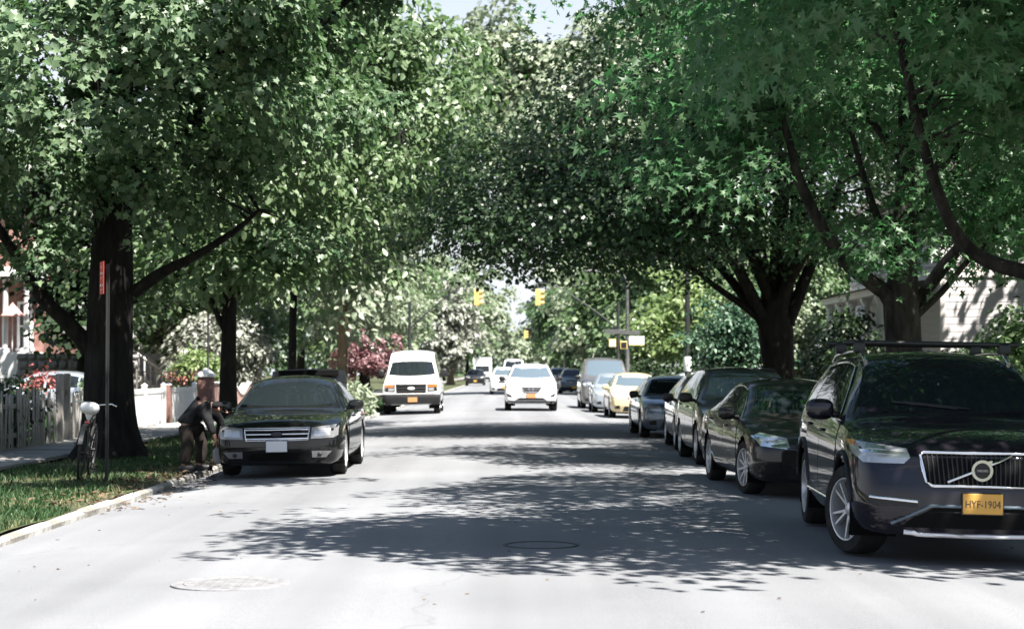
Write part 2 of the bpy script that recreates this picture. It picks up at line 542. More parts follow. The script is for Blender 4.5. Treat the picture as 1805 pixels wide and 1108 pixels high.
# ------------------------------------------------------------------ trees and plants
def leaf_tpl(half, fold=0.18, droop=0.15):
    """half outline from base to tip -> (verts [along, side, up], polys)"""
    n = len(half)
    up = lambda a, s: fold * abs(s) - droop * a * a
    vs = [(a, s, up(a, s)) for a, s in half]
    left = [(a, -s, up(a, s)) for a, s in half[1:-1]]
    f1 = list(range(n))
    f2 = [0] + [n - 1] + [n + k for k in range(n - 3, -1, -1)]
    vs += left
    return np.array(vs, dtype=np.float32), [f1, f2]
T_STAR = leaf_tpl([(0, 0), (0.0, .40), (.25, .17), (.52, .56), (.5, .16), (1, 0)])
T_MAPLE = leaf_tpl([(0, 0), (-.02, .40), (.25, .34), (.52, .62), (.6, .26), (1, 0)])
T_OVAL = leaf_tpl([(0, 0), (.3, .30), (.72, .22), (1, 0)])
T_BLADE = leaf_tpl([(0, 0), (.3, .13), (.7, .10), (1, 0)], 0.3, 0.3)
T_QUAD = (np.array([(0, 0, 0), (.45, .42, .06), (1, 0, -.12), (.5, -.42, .06)], dtype=np.float32), [[0, 1, 2, 3]])

def leaf_arrays(Pp, d, n, size, tpl):
    tv, tp = tpl
    s = np.cross(n, d)
    V = (Pp[:, None, :] + size[:, None, None] * (tv[None, :, 0, None] * d[:, None, :] + tv[None, :, 1, None] * s[:, None, :]
                                                  + tv[None, :, 2, None] * n[:, None, :]))
    k, N = len(tv), len(Pp)
    flat = np.concatenate([np.array(p) for p in tp])
    L = (flat[None, :] + (np.arange(N) * k)[:, None]).ravel()
    lens = np.array([len(p) for p in tp])
    tot = np.tile(lens, N)
    st = np.concatenate([[0], np.cumsum(tot)[:-1]])
    return V.reshape(-1, 3), L, st, tot

def sample_blobs(blobs, n, rng, shell=0.45, clump=1, crad=.8):
    if clump > 1:
        C, g = sample_blobs(blobs, max(4, n // clump), rng, shell)
        C = np.repeat(C, clump, 0)
        g = np.repeat(g, clump, 0)
        off = rng.normal(size=C.shape) * crad * np.array([1, 1, .55])
        return C + off, norm(g + .35 * norm(off))
    vol = np.array([b[3] * b[4] * b[5] * (b[6] if len(b) > 6 else 1) for b in blobs])
    blobs = [b[:6] for b in blobs]
    idx = rng.choice(len(blobs), n, p=vol / vol.sum())
    B = np.array(blobs)[idx]
    g = norm(rng.normal(size=(n, 3)))
    r = rng.random((n, 1)) ** shell
    return B[:, :3] + g * r * B[:, 3:6], g

def clear_of_view(C):
    """crowns stay out of the traffic's air space over the road"""
    x, y, z = C[:, 0], C[:, 1], C[:, 2]
    return ~((np.abs(x - 0.2) < 5.0) & (z < 3.6))

def leaves_for(clusters, outward, per, cl_r, size, rng, flat=0.16, tilt=0.42, droop=0.35, face=.55):
    N = len(clusters)
    k = per
    cn = norm(np.stack([outward[:, 0] * face + rng.normal(0, .25, N), outward[:, 1] * face + rng.normal(0, .25, N), np.ones(N)], 1))
    cr = cl_r * rng.uniform(.6, 1.25, N)
    a = rng.uniform(0, 2 * np.pi, (N, k))
    rr = np.sqrt(rng.random((N, k)))
    loc = np.stack([np.cos(a) * rr, np.sin(a) * rr, np.zeros((N, k))], -1)
    hz = rng.normal(0, flat, (N, k)) - droop * rr ** 2
    u = norm(np.cross(cn, np.array([0.31, 0.95, 0.05])))
    w = np.cross(cn, u)
    Pp = (clusters[:, None, :] + cr[:, None, None] * (loc[..., 0:1] * u[:, None, :] + loc[..., 1:2] * w[:, None, :] + hz[..., None] * cn[:, None, :]))
    radial = loc[..., 0:1] * u[:, None, :] + loc[..., 1:2] * w[:, None, :]
    nn = norm(cn[:, None, :] + 0.6 * radial + rng.normal(0, tilt, (N, k, 3)))
    d = radial + rng.normal(0, .45, (N, k, 3)) + np.array([0, 0, -.45])
    d = norm(d - nn * (d * nn).sum(-1, keepdims=True))
    sz = size * rng.uniform(.65, 1.2, (N, k))
    return Pp.reshape(-1, 3), d.reshape(-1, 3), nn.reshape(-1, 3), sz.ravel()

def smooth_path(pts, seg=4):
    """Catmull-Rom through the points"""
    p = [Vector(q) for q in pts]
    if len(p) < 3: return p
    p = [p[0] * 2 - p[1]] + p + [p[-1] * 2 - p[-2]]
    out = []
    for i in range(1, len(p) - 2):
        for k in range(seg):
            t = k / seg
            a, b, c, d = p[i - 1], p[i], p[i + 1], p[i + 2]
            out.append(0.5 * ((2 * b) + (c - a) * t + (2 * a - 5 * b + 4 * c - d) * t * t + (3 * b - a - 3 * c + d) * t ** 3))
    out.append(p[-2])
    return out

def flared_trunk(mb, pts, rad, n=16, flare=1.5, seed=0):
    """trunk with root flare and ridged bark"""
    path = smooth_path(pts, 6)
    m = len(path)
    rs = np.interp(np.linspace(0, 1, m), np.linspace(0, 1, len(rad)), rad)
    rg = random.Random(seed)
    ph = [rg.uniform(0, 6.28) for _ in range(4)]
    z0 = path[0].z
    vs, fs = [], []
    for i, p in enumerate(path):
        t = (path[min(i + 1, m - 1)] - path[max(i - 1, 0)]).normalized()
        u = Vector((1, 0, 0)) - t * t.x
        u.normalize()
        w = t.cross(u)
        h = p.z - z0
        f = 1 + (flare - 1) * math.exp(-h / 0.35)
        for k in range(n):
            a = 2 * math.pi * k / n
            rid = 1 + 0.05 * math.sin(7 * a + ph[0] + h * .7) + 0.03 * math.sin(11 * a + ph[1] - h) + (f - 1) * 0.35 * math.sin(5 * a + ph[2])
            r = rs[i] * f * rid
            vs.append(p + u * (r * math.cos(a)) + w * (r * math.sin(a)))
    for i in range(m - 1):
        for k in range(n):
            j = (k + 1) % n
            fs.append((i * n + k, i * n + j, (i + 1) * n + j, (i + 1) * n + k))
    fs.append(tuple((m - 1) * n + k for k in range(n)))
    mb.add(vs, fs)

LEAF_MESH = {}
def tree(name, label, base, trunk, trad, limbs, blobs, ncl, per, lsize, leaf='leaf_maple', bark='bark', tpl=T_MAPLE,
         zmin=None, group=None, cl_r=0.75, seed=1, single=0, auto=10, cat='tree', twig=True, flat=0.16, tilt=0.42, droop=0.35,
         flare=1.5, shell=0.45, keep=None, leafname='foliage', face=.55, clump=5, crad=.62):
    rng = np.random.default_rng(seed)
    rg = random.Random(seed)
    b = Vector(base)
    root = empty(name, b, 0, label, cat, group)
    L = lambda p: Vector(p) - b
    tb = MB()
    tpts = [L(p) for p in trunk]
    flared_trunk(tb, tpts, trad, 16, flare, seed)
    tb.build('trunk', M[bark], root, 60)
    C, out = sample_blobs(blobs, ncl, rng, shell, clump, crad)
    ok = clear_of_view(C)
    if zmin is not None: ok &= C[:, 2] > zmin + 0.25 * rng.normal(size=len(C))
    if keep is not None: ok &= keep(C)
    C, out = C[ok], out[ok]
    # limbs: given ones, then automatic ones reaching for far-apart clusters
    samples, rads = [], []
    def limb(pts, r0, r1):
        path = smooth_path(pts, 4)
        rr = np.linspace(r0, r1, len(path))
        mb = MB()
        mb.tube([L(p) for p in path], rr, 8, jit=0.06)
        mb.build('branch', M[bark], root, 60)
        for i, p in enumerate(path):
            if i > len(path) * 0.3:
                samples.append(np.array(p)); rads.append(rr[i])
    for pts, r0, r1 in limbs: limb(pts, r0, r1)
    top = Vector(trunk[-1])
    mid = Vector(trunk[len(trunk) // 2])
    chosen = []
    if len(C):
        dist = np.full(len(C), 1e9)
        if samples:
            for s in samples[::2]: dist = np.minimum(dist, np.linalg.norm(C - s, axis=1))
        for k in range(auto):
            i = int(np.argmax(dist)) if dist.max() < 1e8 else int(rng.integers(len(C)))
            e = Vector(C[i])
            t0 = rg.random()
            st = mid.lerp(top, t0)
            e2 = st.lerp(e, 0.9)
            m1 = st.lerp(e2, 0.5) + Vector((0, 0, 0.12 * (e2 - st).length + 0.2))
            limb([st, st.lerp(m1, 0.5) + Vector((rg.uniform(-.2, .2), rg.uniform(-.2, .2), 0)), m1, e2], max(0.04, trad[-1] * rg.uniform(.45, .7)), 0.015)
            dist = np.minimum(dist, np.linalg.norm(C - C[i], axis=1))
    if twig and len(samples) and len(C):
        SP = np.array(samples)
        tw = MB()
        for c in C[::2 if len(C) > 700 else 1]:
            i = int(np.argmin(((SP - c) ** 2).sum(1)))
            p0, p1 = Vector(SP[i]), Vector(c)
            if (p1 - p0).length > 1.3: continue
            m1 = p0.lerp(p1, .5) + Vector((rg.uniform(-.15, .15), rg.uniform(-.15, .15), .1))
            tw.tube([L(p0), L(m1), L(p1)], [min(.03, rads[i]), .014, .006], 4, caps=False)
        o = tw.build('twigs', M[bark], root, 60)
        o['kind'] = 'stuff'
    Pp, d, n, sz = leaves_for(C, out, per, cl_r, lsize, rng, flat, tilt, droop, face)
    okl = clear_of_view(Pp + np.array([0, 0, .35]))
    Pp, d, n, sz = Pp[okl], d[okl], n[okl], sz[okl]
    if single:
        px = 902.5 + 3200 * Pp[:, 0] / np.maximum(Pp[:, 1], .1)
        py = 651 - 3200 * (Pp[:, 2] - HC) / np.maximum(Pp[:, 1], .1)
        vis = (px > 8) & (px < 1797) & (py > 8) & (py < 1100) & (Pp[:, 1] > 4)
        key = np.where(vis, sz / np.maximum(Pp[:, 1], .1), 0)
        pick = np.argsort(-key)[:single]
        lk = (leaf, id(tpl))
        if lk not in LEAF_MESH:
            me = bpy.data.meshes.new('leaf')
            me.from_pydata([tuple(map(float, q)) for q in tpl[0]], [], tpl[1])
            me.materials.append(M[leaf])
            LEAF_MESH[lk] = me
        for i in pick:
            o = bpy.data.objects.new('leaf', LEAF_MESH[lk])
            COL.objects.link(o)
            o.parent = root
            s = np.cross(n[i], d[i])
            mt = Matrix(((d[i][0], s[0], n[i][0], 0), (d[i][1], s[1], n[i][1], 0), (d[i][2], s[2], n[i][2], 0), (0, 0, 0, 1)))
            o.matrix_local = Matrix.Translation(L(Pp[i])) @ mt @ Matrix.Scale(float(sz[i]), 4)
        m = np.ones(len(Pp), bool)
        m[pick] = False
        Pp, d, n, sz = Pp[m], d[m], n[m], sz[m]
    # leaves well outside the picture need fewer faces; enlarged to thicken their shade
    px = 902.5 + 3200 * Pp[:, 0] / np.maximum(Pp[:, 1], .1)
    py = 651 - 3200 * (Pp[:, 2] - HC) / np.maximum(Pp[:, 1], .1)
    out = (px < -160) | (px > 1965) | (py < -120)
    parts, vo, so = [], 0, 0
    for m, tp in ((~out, tpl), (out, T_QUAD)):
        if not m.any(): continue
        V, Lp, st, tot = leaf_arrays(Pp[m] - np.array(b), d[m], n[m], sz[m] * (1.0 if tp is tpl else 1.35), tp)
        parts.append((V, Lp + vo, st + so))
        vo += len(V)
        so += len(Lp)
    V, Lp, st = (np.concatenate([p[k] for p in parts]) for k in range(3))
    o = link(leafname, raw_mesh(leafname, V, Lp, st, None, M[leaf]), None, root)
    o['kind'] = 'stuff'
    return root

def bush(name, label, base, blobs, ncl, per, lsize, leaf, tpl=T_OVAL, cat='shrub', group=None, cl_r=0.35, seed=1, stems=6, bark='bark',
         flat=.3, tilt=.6, droop=.3, shell=0.45):
    rng = np.random.default_rng(seed)
    rg = random.Random(seed)
    b = Vector(base)
    root = empty(name, b, 0, label, cat, group)
    C, out = sample_blobs(blobs, ncl, rng, shell)
    ok = C[:, 2] > b.z + 0.05
    C, out = C[ok], out[ok]
    mb = MB()
    for k in range(stems):
        e = Vector(C[rng.integers(len(C))]) - b
        s = Vector((e.x * .35 + rg.uniform(-.1, .1), e.y * .35 + rg.uniform(-.1, .1), -0.05))
        mb.tube([s, s.lerp(e, .5) + Vector((0, 0, .1)), e], [.03, .02, .008], 5)
    mb.build('stems', M[bark], root, 60)
    Pp, d, n, sz = leaves_for(C, out, per, cl_r, lsize, rng, flat, tilt, droop)
    V, Lp, st, tot = leaf_arrays(Pp - np.array(b), d, n, sz, tpl)
    o = link('foliage', raw_mesh('foliage', V, Lp, st, tot, M[leaf]), None, root)
    o['kind'] = 'stuff'
    return root

# ------------------------------------------------------------------ cars
def pchip(xs, ys, x):
    xs, ys, x = np.asarray(xs, float), np.asarray(ys, float), np.asarray(x, float)
    h = np.diff(xs)
    dl = np.diff(ys) / h
    n = len(xs)
    m = np.zeros(n)
    for i in range(1, n - 1):
        if dl[i - 1] * dl[i] > 0:
            w1, w2 = 2 * h[i] + h[i - 1], h[i] + 2 * h[i - 1]
            m[i] = (w1 + w2) / (w1 / dl[i - 1] + w2 / dl[i])
    m[0], m[-1] = dl[0], dl[-1]
    x = np.clip(x, xs[0], xs[-1])
    i = np.clip(np.searchsorted(xs, x) - 1, 0, n - 2)
    t = (x - xs[i]) / h[i]
    return ((2 * t**3 - 3 * t**2 + 1) * ys[i] + (t**3 - 2 * t**2 + t) * h[i] * m[i] + (-2 * t**3 + 3 * t**2) * ys[i + 1] + (t**3 - t**2) * h[i] * m[i + 1])

PROFILES = {
    # normalised: s over L, z over H
    'sedan': dict(top=[(0, .47), (.008, .51), (.03, .55), (.08, .585), (.17, .63), (.255, .665), (.262, .675), (.33, .81), (.39, .925), (.45, .98), (.55, 1.0), (.64, .985), (.72, .93), (.80, .80), (.85, .735), (.93, .72), (.975, .69), (1, .60)],
                  belt=[(0, .47), (.26, .615), (.5, .64), (.8, .68), (1, .6)], xr=[(0, .80), (.24, .80), (.26, .81), (.40, .66), (.6, .64), (.78, .66), (.86, .78), (1, .74)]),
    'suv': dict(top=[(0, .50), (.008, .535), (.03, .565), (.08, .60), (.16, .635), (.245, .665), (.252, .675), (.32, .81), (.385, .93), (.44, .98), (.55, 1.0), (.70, .995), (.86, .975), (.92, .93), (.955, .80), (.985, .62), (1, .55)],
                belt=[(0, .50), (.25, .615), (.5, .635), (.9, .66), (1, .55)], xr=[(0, .82), (.24, .82), (.255, .83), (.40, .69), (.6, .68), (.88, .66), (1, .72)]),
    'hatch': dict(top=[(0, .45), (.008, .49), (.03, .53), (.07, .57), (.14, .625), (.20, .67), (.207, .68), (.28, .80), (.36, .925), (.44, .985), (.53, 1.0), (.66, .985), (.80, .93), (.90, .84), (.96, .70), (1, .56)],
                  belt=[(0, .45), (.2, .60), (.5, .64), (.9, .68), (1, .56)], xr=[(0, .78), (.19, .80), (.21, .81), (.38, .66), (.6, .65), (.85, .64), (1, .72)]),
    'minivan': dict(top=[(0, .44), (.008, .48), (.03, .52), (.07, .55), (.15, .59), (.20, .615), (.206, .625), (.27, .76), (.34, .91), (.40, .975), (.5, 1.0), (.8, .995), (.93, .97), (.97, .87), (.99, .6), (1, .5)],
                    belt=[(0, .44), (.2, .56), (.5, .57), (.93, .58), (1, .5)], xr=[(0, .82), (.19, .84), (.21, .85), (.38, .74), (.6, .73), (.9, .72), (1, .76)]),
    'van': dict(top=[(0, .47), (.006, .50), (.03, .525), (.09, .545), (.145, .565), (.15, .58), (.20, .70), (.25, .825), (.29, .92), (.34, .975), (.42, 1.0), (.9, 1.0), (.97, .985), (.99, .9), (1, .6)],
                belt=[(0, .47), (.15, .535), (.5, .54), (.95, .54), (1, .5)], xr=[(0, .84), (.14, .86), (.155, .87), (.30, .77), (.42, .74), (.9, .74), (1, .78)]),
}

WHEELS = {}
def wheel_meshes(Rw, wd, style):
    k = (Rw, wd, style)
    if k in WHEELS: return WHEELS[k]
    rr = Rw * 0.70
    t = MB()
    h = wd / 2
    t.lathe([(rr, -h), (Rw * .93, -h), (Rw * .985, -h * .8), (Rw, -h * .45), (Rw, h * .45), (Rw * .985, h * .8), (Rw * .93, h), (rr + .01, h * 1.02), (rr, h * .9), (rr, -h * .9)], 36, axis='X', closed=True)
    tm = t.mesh('tyre', M['rubber'], 40)
    r = MB()
    # outward is +x; the outer lip ring
    r.lathe([(rr, h * .90), (rr, h * .99), (rr * .955, h * .97), (rr * .93, h * .72), (rr * .93, -h * .5), (rr, -h * .5)], 32, axis='X', closed=True)
    ns, wid, twin = style
    for i in range(ns):
        for sgn in ((-1, 1) if twin else (0,)):
            a = 2 * math.pi * i / ns + .2
            da0, da1 = sgn * twin * .35, sgn * twin
            p0 = (rr * .14, a + da0)
            p1 = (rr * .96, a + da1)
            c = lambda q: Vector((0, q[0] * math.cos(q[1]), q[0] * math.sin(q[1])))
            A, B = c(p0), c(p1)
            dr = (B - A).normalized()
            sd = Vector((0, -dr.z, dr.y))
            w0, w1 = wid * 1.1, wid * .85
            x0, x1 = h * .70, h * .84
            vs = [A + sd * w0 + Vector((x0, 0, 0)), A - sd * w0 + Vector((x0, 0, 0)), B - sd * w1 + Vector((x1, 0, 0)), B + sd * w1 + Vector((x1, 0, 0))]
            vs += [v - Vector((.04, 0, 0)) for v in vs]
            r.add(vs, [(0, 1, 2, 3), (7, 6, 5, 4), (0, 4, 5, 1), (1, 5, 6, 2), (2, 6, 7, 3), (3, 7, 4, 0)])
    r.lathe([(rr * .20, h * .55), (rr * .20, h * .74), (rr * .13, h * .80), (.001, h * .81)], 16, axis='X')
    rm = r.mesh('rim', M['alloy'], 35)
    d = MB()
    d.lathe([(rr * .66, h * .1), (rr * .66, h * .2), (.001, h * .22)], 20, axis='X')
    d.lathe([(rr * .93, -h * .2), (rr * .93, -h * .15), (.001, -h * .15)], 20, axis='X')
    dm = d.mesh('brake_disc', M['alloy_dark'], 35)
    WHEELS[k] = (tm, rm, dm)
    return WHEELS[k]

class Car:
    def __init__(self, name, label, cat, kind, L, W, H, pnt, loc, rz=0.0, group=None, wheel=(.33, .21, (5, .035, .12)), fo=.9, wb=None,
                 zb=.20, nose=None, wfront=.80, bow=.10, belt_dz=0.0, roll=0.0, steer=0.0):
        self.L, self.W, self.H, self.zb = L, W, H, zb
        self.root = empty(name, loc, rz, label, cat, group, roll=roll)
        self.paint = pnt
        Rw, wd, style = wheel
        self.Rw = Rw
        wb = wb or L * .585
        self.yf, self.yr = fo, fo + wb
        pr = PROFILES[kind]
        ss = np.unique(np.concatenate([[0, .006, .015, .03, .05, .08], np.arange(.12, L - .12, .055), [L - .1, L - .06, L - .03, L - .012, L]]))
        top = pchip([p[0] * L for p in pr['top']], [p[1] * H for p in pr['top']], ss)
        belt = pchip([p[0] * L for p in pr['belt']], [p[1] * H + belt_dz for p in pr['belt']], ss)
        xr = pchip([p[0] * L for p in pr['xr']], [p[1] for p in pr['xr']], ss)
        hw = W / 2 * pchip([0, .03, .09, .25, .55, 1.0, L - .8, L - .3, L - .08, L], [wfront, wfront + .06, wfront + .105, .965, .99, 1, 1, .975, .93, .86], ss)
        zbs = zb + pchip([0, .1, .5, L - .5, L - .1, L], [.03, .0, 0, 0, .04, .09], ss)
        sh = np.minimum(belt, top - .045)
        self.belt_f = lambda s: float(np.interp(s, ss, sh))
        self.top_f = lambda s: float(np.interp(s, ss, top))
        ua = np.array([0, 1, 1.5, 2, 2.5, 3, 3.34, 3.67, 4, 4.34, 4.67, 5, 5.4, 5.7, 6])
        ny = 9
        verts, nrow = [], len(ua) + 3 + 6
        G = np.zeros((len(ss), nrow, 3))
        for i, s in enumerate(ss):
            h = sh[i] - zbs[i]
            cx = pchip(range(7), [0, .78, .95, .995, 1.0, .99, .955], ua) * hw[i]
            cz = pchip(range(7), [zbs[i], zbs[i], zbs[i] + .05, zbs[i] + .30 * h, zbs[i] + .58 * h, zbs[i] + .84 * h, zbs[i] + h], ua)
            G[i, :len(ua), 0], G[i, :len(ua), 2] = cx, cz
            rise = top[i] - sh[i]
            ed = min(.07 + .0 * rise, rise * .55)
            xe, ze = min(xr[i] * hw[i], .955 * hw[i] - .001), top[i] - ed
            for k in range(3):
                t = (k + 1) / 3
                bul = .025 * math.sin(math.pi * t) * min(1, rise / .4)
                G[i, len(ua) + k, 0] = cx[-1] * (1 - t) + xe * t + bul
                G[i, len(ua) + k, 2] = sh[i] * (1 - t) + ze * t
            for k in range(6):
                t = (k + 1) / 6
                G[i, len(ua) + 3 + k, 0] = xe * (1 - t) if k < 5 else 0
                G[i, len(ua) + 3 + k, 2] = ze + (top[i] - ze) * (1 - (1 - t) ** 2.4)
            G[i, :, 1] = s
        # nose and tail shaping
        nose = nose or [(0, .10), (.25, .05), (.42, 0), (.58, .01), (.75, .05), (1.2, .2)]
        nz, nd = [p[0] * 1.0 for p in nose], [p[1] for p in nose]
        fade = np.clip(1 - ss / .8, 0, 1) ** 1.5
        fadr = np.clip(1 - (L - ss) / .6, 0, 1) ** 1.5
        for i in range(len(ss)):
            nn = np.interp(G[i, :, 2], nz, nd) + bow * (G[i, :, 0] / (W / 2)) ** 2
            G[i, :, 1] += fade[i] * nn
            G[i, :, 1] -= fadr[i] * (.06 * (G[i, :, 0] / (W / 2)) ** 2 + np.interp(G[i, :, 2], [.2, .5, 1.0], [.08, 0, .03]))
        # wheel arches
        Ra = Rw + .055
        zc = Rw
        side = np.zeros(nrow, bool)
        for yc in (self.yf, self.yr):
            d = np.hypot(G[:, :, 1] - yc, G[:, :, 2] - zc)
            lat = np.abs(G[:, :, 0]) > .6 * W / 2
            near = (np.abs(d - Ra) < .032) & lat & (G[:, :, 2] > zb + .02)
            f = np.where(near, Ra / np.maximum(d, 1e-6), 1)
            G[:, :, 1] = yc + (G[:, :, 1] - yc) * f
            G[:, :, 2] = zc + (G[:, :, 2] - zc) * f
        self.G = G
        V, F = [], []
        ns = len(ss)
        idx = {}
        def vid(i, j, m):
            if abs(G[i, j, 0]) < 1e-6: m = 1
            key = (i, j, m)
            if key not in idx:
                idx[key] = len(V)
                V.append((G[i, j, 0] * m, G[i, j, 1], G[i, j, 2]))
            return idx[key]
        def inside(pts):
            c = np.mean(pts, 0)
            if abs(c[0]) < .55 * W / 2: return False
            for yc in (self.yf, self.yr):
                if math.hypot(c[1] - yc, c[2] - zc) < Ra - .004: return True
            return False
        for m in (1, -1):
            for i in range(ns - 1):
                for j in range(nrow - 1):
                    if inside([G[i, j], G[i + 1, j], G[i + 1, j + 1], G[i, j + 1]]): continue
                    q = [vid(i, j, m), vid(i + 1, j, m), vid(i + 1, j + 1, m), vid(i, j + 1, m)]
                    if len(set(q)) < 3: continue
                    if m < 0: q = q[::-1]
                    F.append(tuple(dict.fromkeys(q)))
        # end caps, bowed
        for i, sg in ((0, 1), (ns - 1, -1)):
            ncol = 8
            rows = []
            for j in range(nrow):
                row = []
                x0 = G[i, j, 0]
                for c in range(ncol + 1):
                    u = -1 + 2 * c / ncol
                    if c == 0: row.append(vid(i, j, -1))
                    elif c == ncol: row.append(vid(i, j, 1))
                    elif x0 < 1e-6: row.append(vid(i, j, 1))
                    else:
                        row.append(len(V))
                        k = bow if i == 0 else -.06
                        V.append((x0 * u, G[i, j, 1] + k * ((x0 * u) ** 2 - x0 ** 2) / (W / 2) ** 2, G[i, j, 2]))
                rows.append(row)
            for j in range(nrow - 1):
                for c in range(ncol):
                    q = (rows[j][c], rows[j + 1][c], rows[j + 1][c + 1], rows[j][c + 1])
                    q = tuple(dict.fromkeys(q))
                    if len(q) < 3: continue
                    F.append(q if sg > 0 else q[::-1])
        me = bpy.data.meshes.new('body')
        me.from_pydata(V, [], F)
        bm = bmesh.new()
        bm.from_mesh(me)
        bmesh.ops.recalc_face_normals(bm, faces=bm.faces)
        bm.to_mesh(me)
        bm.free()
        me.shade_smooth()
        me.set_sharp_from_angle(angle=R(38))
        me.materials.append(pnt)
        self.body = link('body', me, None, self.root)
        self.bvh = BVHTree.FromPolygons([Vector(v) for v in V], F)
        # wheel wells and underbody
        for yc in (self.yf, self.yr):
            for sg in (1, -1):
                wl = MB()
                prof = [(Ra + .0, sg * W * .493), (Ra + .004, sg * W * .30), (.02, sg * W * .295)]
                n = 20
                vs, fs = [], []
                for r, x in prof:
                    for k in range(n + 1):
                        a = -.45 + (math.pi + .9) * k / n
                        vs.append((x, yc + r * math.cos(a), zc + r * math.sin(a)))
                for i in range(len(prof) - 1):
                    for k in range(n):
                        fs.append((i * (n + 1) + k, i * (n + 1) + k + 1, (i + 1) * (n + 1) + k + 1, (i + 1) * (n + 1) + k))
                wl.add(vs, fs)
                wl.build('wheel_well', M['matte_black'], self.root)
        tm, rm, dm = wheel_meshes(Rw, wd, style)
        for yc in (self.yf, self.yr):
            for sg in (1, -1):
                w = empty('wheel', (sg * (W / 2 - wd / 2 - .015), yc, Rw), 0 if sg > 0 else math.pi)
                w.parent = self.root
                w.rotation_euler = (R(random.uniform(0, 60)), 0, (0 if sg > 0 else math.pi) + (R(steer) if yc == self.yf else 0))
                for q, mm in (('tyre', tm), ('rim', rm), ('brake_disc', dm)): link(q, mm, None, w)

    # ---- projection of flat outlines onto the body
    def cast(self, a, b, axis):
        L = self.L
        o, d = {'front': (Vector((a, -3, b)), Vector((0, 1, 0))), 'rear': (Vector((a, L + 3, b)), Vector((0, -1, 0))),
                'right': (Vector((4, a, b)), Vector((-1, 0, 0))), 'left': (Vector((-4, a, b)), Vector((1, 0, 0))),
                'top': (Vector((a, b, 6)), Vector((0, 0, -1)))}[axis]
        p, n, i, ds = self.bvh.ray_cast(o, d)
        if p is None or (axis in ('front',) and p.y > L * .62):
            q = {'front': Vector((a, .4, b)), 'rear': Vector((a, L - .3, b)), 'right': Vector((self.W / 2, a, b)), 'left': Vector((-self.W / 2, a, b)), 'top': Vector((a, b, self.H))}[axis]
            p, n, i, ds = self.bvh.find_nearest(q)
        if n.dot(d) > 0: n = -n
        return p, n
    def patch(self, name, poly, axis, mat, off=.005, step=.08, parent=None, depth=.006):
        bm = bmesh.new()
        vs = [bm.verts.new((p[0], p[1], 0)) for p in poly]
        bm.faces.new(vs)
        for ax in (0, 1):
            lo, hi = min(p[ax] for p in poly), max(p[ax] for p in poly)
            n = max(1, int(math.ceil((hi - lo) / step)))
            for k in range(1, n):
                c = lo + (hi - lo) * k / n
                co = (c, 0, 0) if ax == 0 else (0, c, 0)
                no = (1, 0, 0) if ax == 0 else (0, 1, 0)
                bmesh.ops.bisect_plane(bm, geom=bm.verts[:] + bm.edges[:] + bm.faces[:], plane_co=co, plane_no=no, dist=1e-5)
        bmesh.ops.triangulate(bm, faces=[f for f in bm.faces if len(f.verts) > 4])
        bd = [e for e in bm.edges if e.is_boundary]
        low = {}
        for v in bm.verts[:]:
            p, n = self.cast(v.co.x, v.co.y, axis)
            v.co = p + n * off
            low[v] = p - n * depth
        rim = {}
        for e in bd:
            a, b = e.verts
            for v in (a, b):
                if v not in rim: rim[v] = bm.verts.new(low[v])
            bm.faces.new((a, b, rim[b], rim[a]))
        bmesh.ops.recalc_face_normals(bm, faces=bm.faces)
        # make sure that it faces outwards
        out = {'front': (0, -1, 0), 'rear': (0, 1, 0), 'right': (1, 0, 0), 'left': (-1, 0, 0), 'top': (0, 0, 1)}[axis]
        sm = sum((f.normal * f.calc_area() for f in bm.faces), Vector())
        if sm.dot(Vector(out)) < 0: bmesh.ops.reverse_faces(bm, faces=bm.faces)
        me = bpy.data.meshes.new(name)
        bm.to_mesh(me)
        bm.free()
        me.shade_smooth()
        me.set_sharp_from_angle(angle=R(45))
        me.materials.append(mat)
        return link(name, me, None, parent or self.root)
    def both(self, name, poly, mat, off=.005, step=.08, depth=.006):
        return [self.patch(name, poly, 'right', mat, off, step, None, depth), self.patch(name, poly, 'left', mat, off, step, None, depth)]
    def mirx(self, name, poly, axis, mat, **k):
        a = self.patch(name, poly, axis, mat, **k)
        b = self.patch(name, [(-p[0], p[1]) for p in poly], axis, mat, **k)
        return a, b
    def strip(self, name, pts, axis, mat, r=.01, off=.006, closed=False, parent=None, n=6, sub=6):
        path = []
        m = len(pts)
        for i in range(m if closed else m - 1):
            a, b = pts[i], pts[(i + 1) % m]
            for k in range(sub):
                t = k / sub
                path.append((a[0] + (b[0] - a[0]) * t, a[1] + (b[1] - a[1]) * t))
        path.append(pts[0] if closed else pts[-1])
        q = []
        for a, b in path:
            p, nn = self.cast(a, b, axis)
            q.append(p + nn * off)
        mb = MB()
        mb.tube(q, r, n)
        return mb.build(name, mat, parent or self.root, 60)

    def greenhouse(self, glass, win, ws, rear=True, split=None):
        """win: side window outline in metres (s, z); split: list of (s0, s1) door-glass spans; ws: windscreen outline (x, z)"""
        self.patch('windscreen', ws, 'front', glass, .004, .10)
        for a, b in split:
            poly = clip_s(win, a, b)
            if len(poly) >= 3: self.both('side_window', poly, glass, .004, .12)
        if rear:
            H = self.H
            zt, zl = H * .90, self.belt_f(self.L * .9) + .08
            self.patch('rear_window', [(-self.W * .31, zl), (self.W * .31, zl), (self.W * .26, zt), (-self.W * .26, zt)], 'rear', M['glass'], .004, .12)
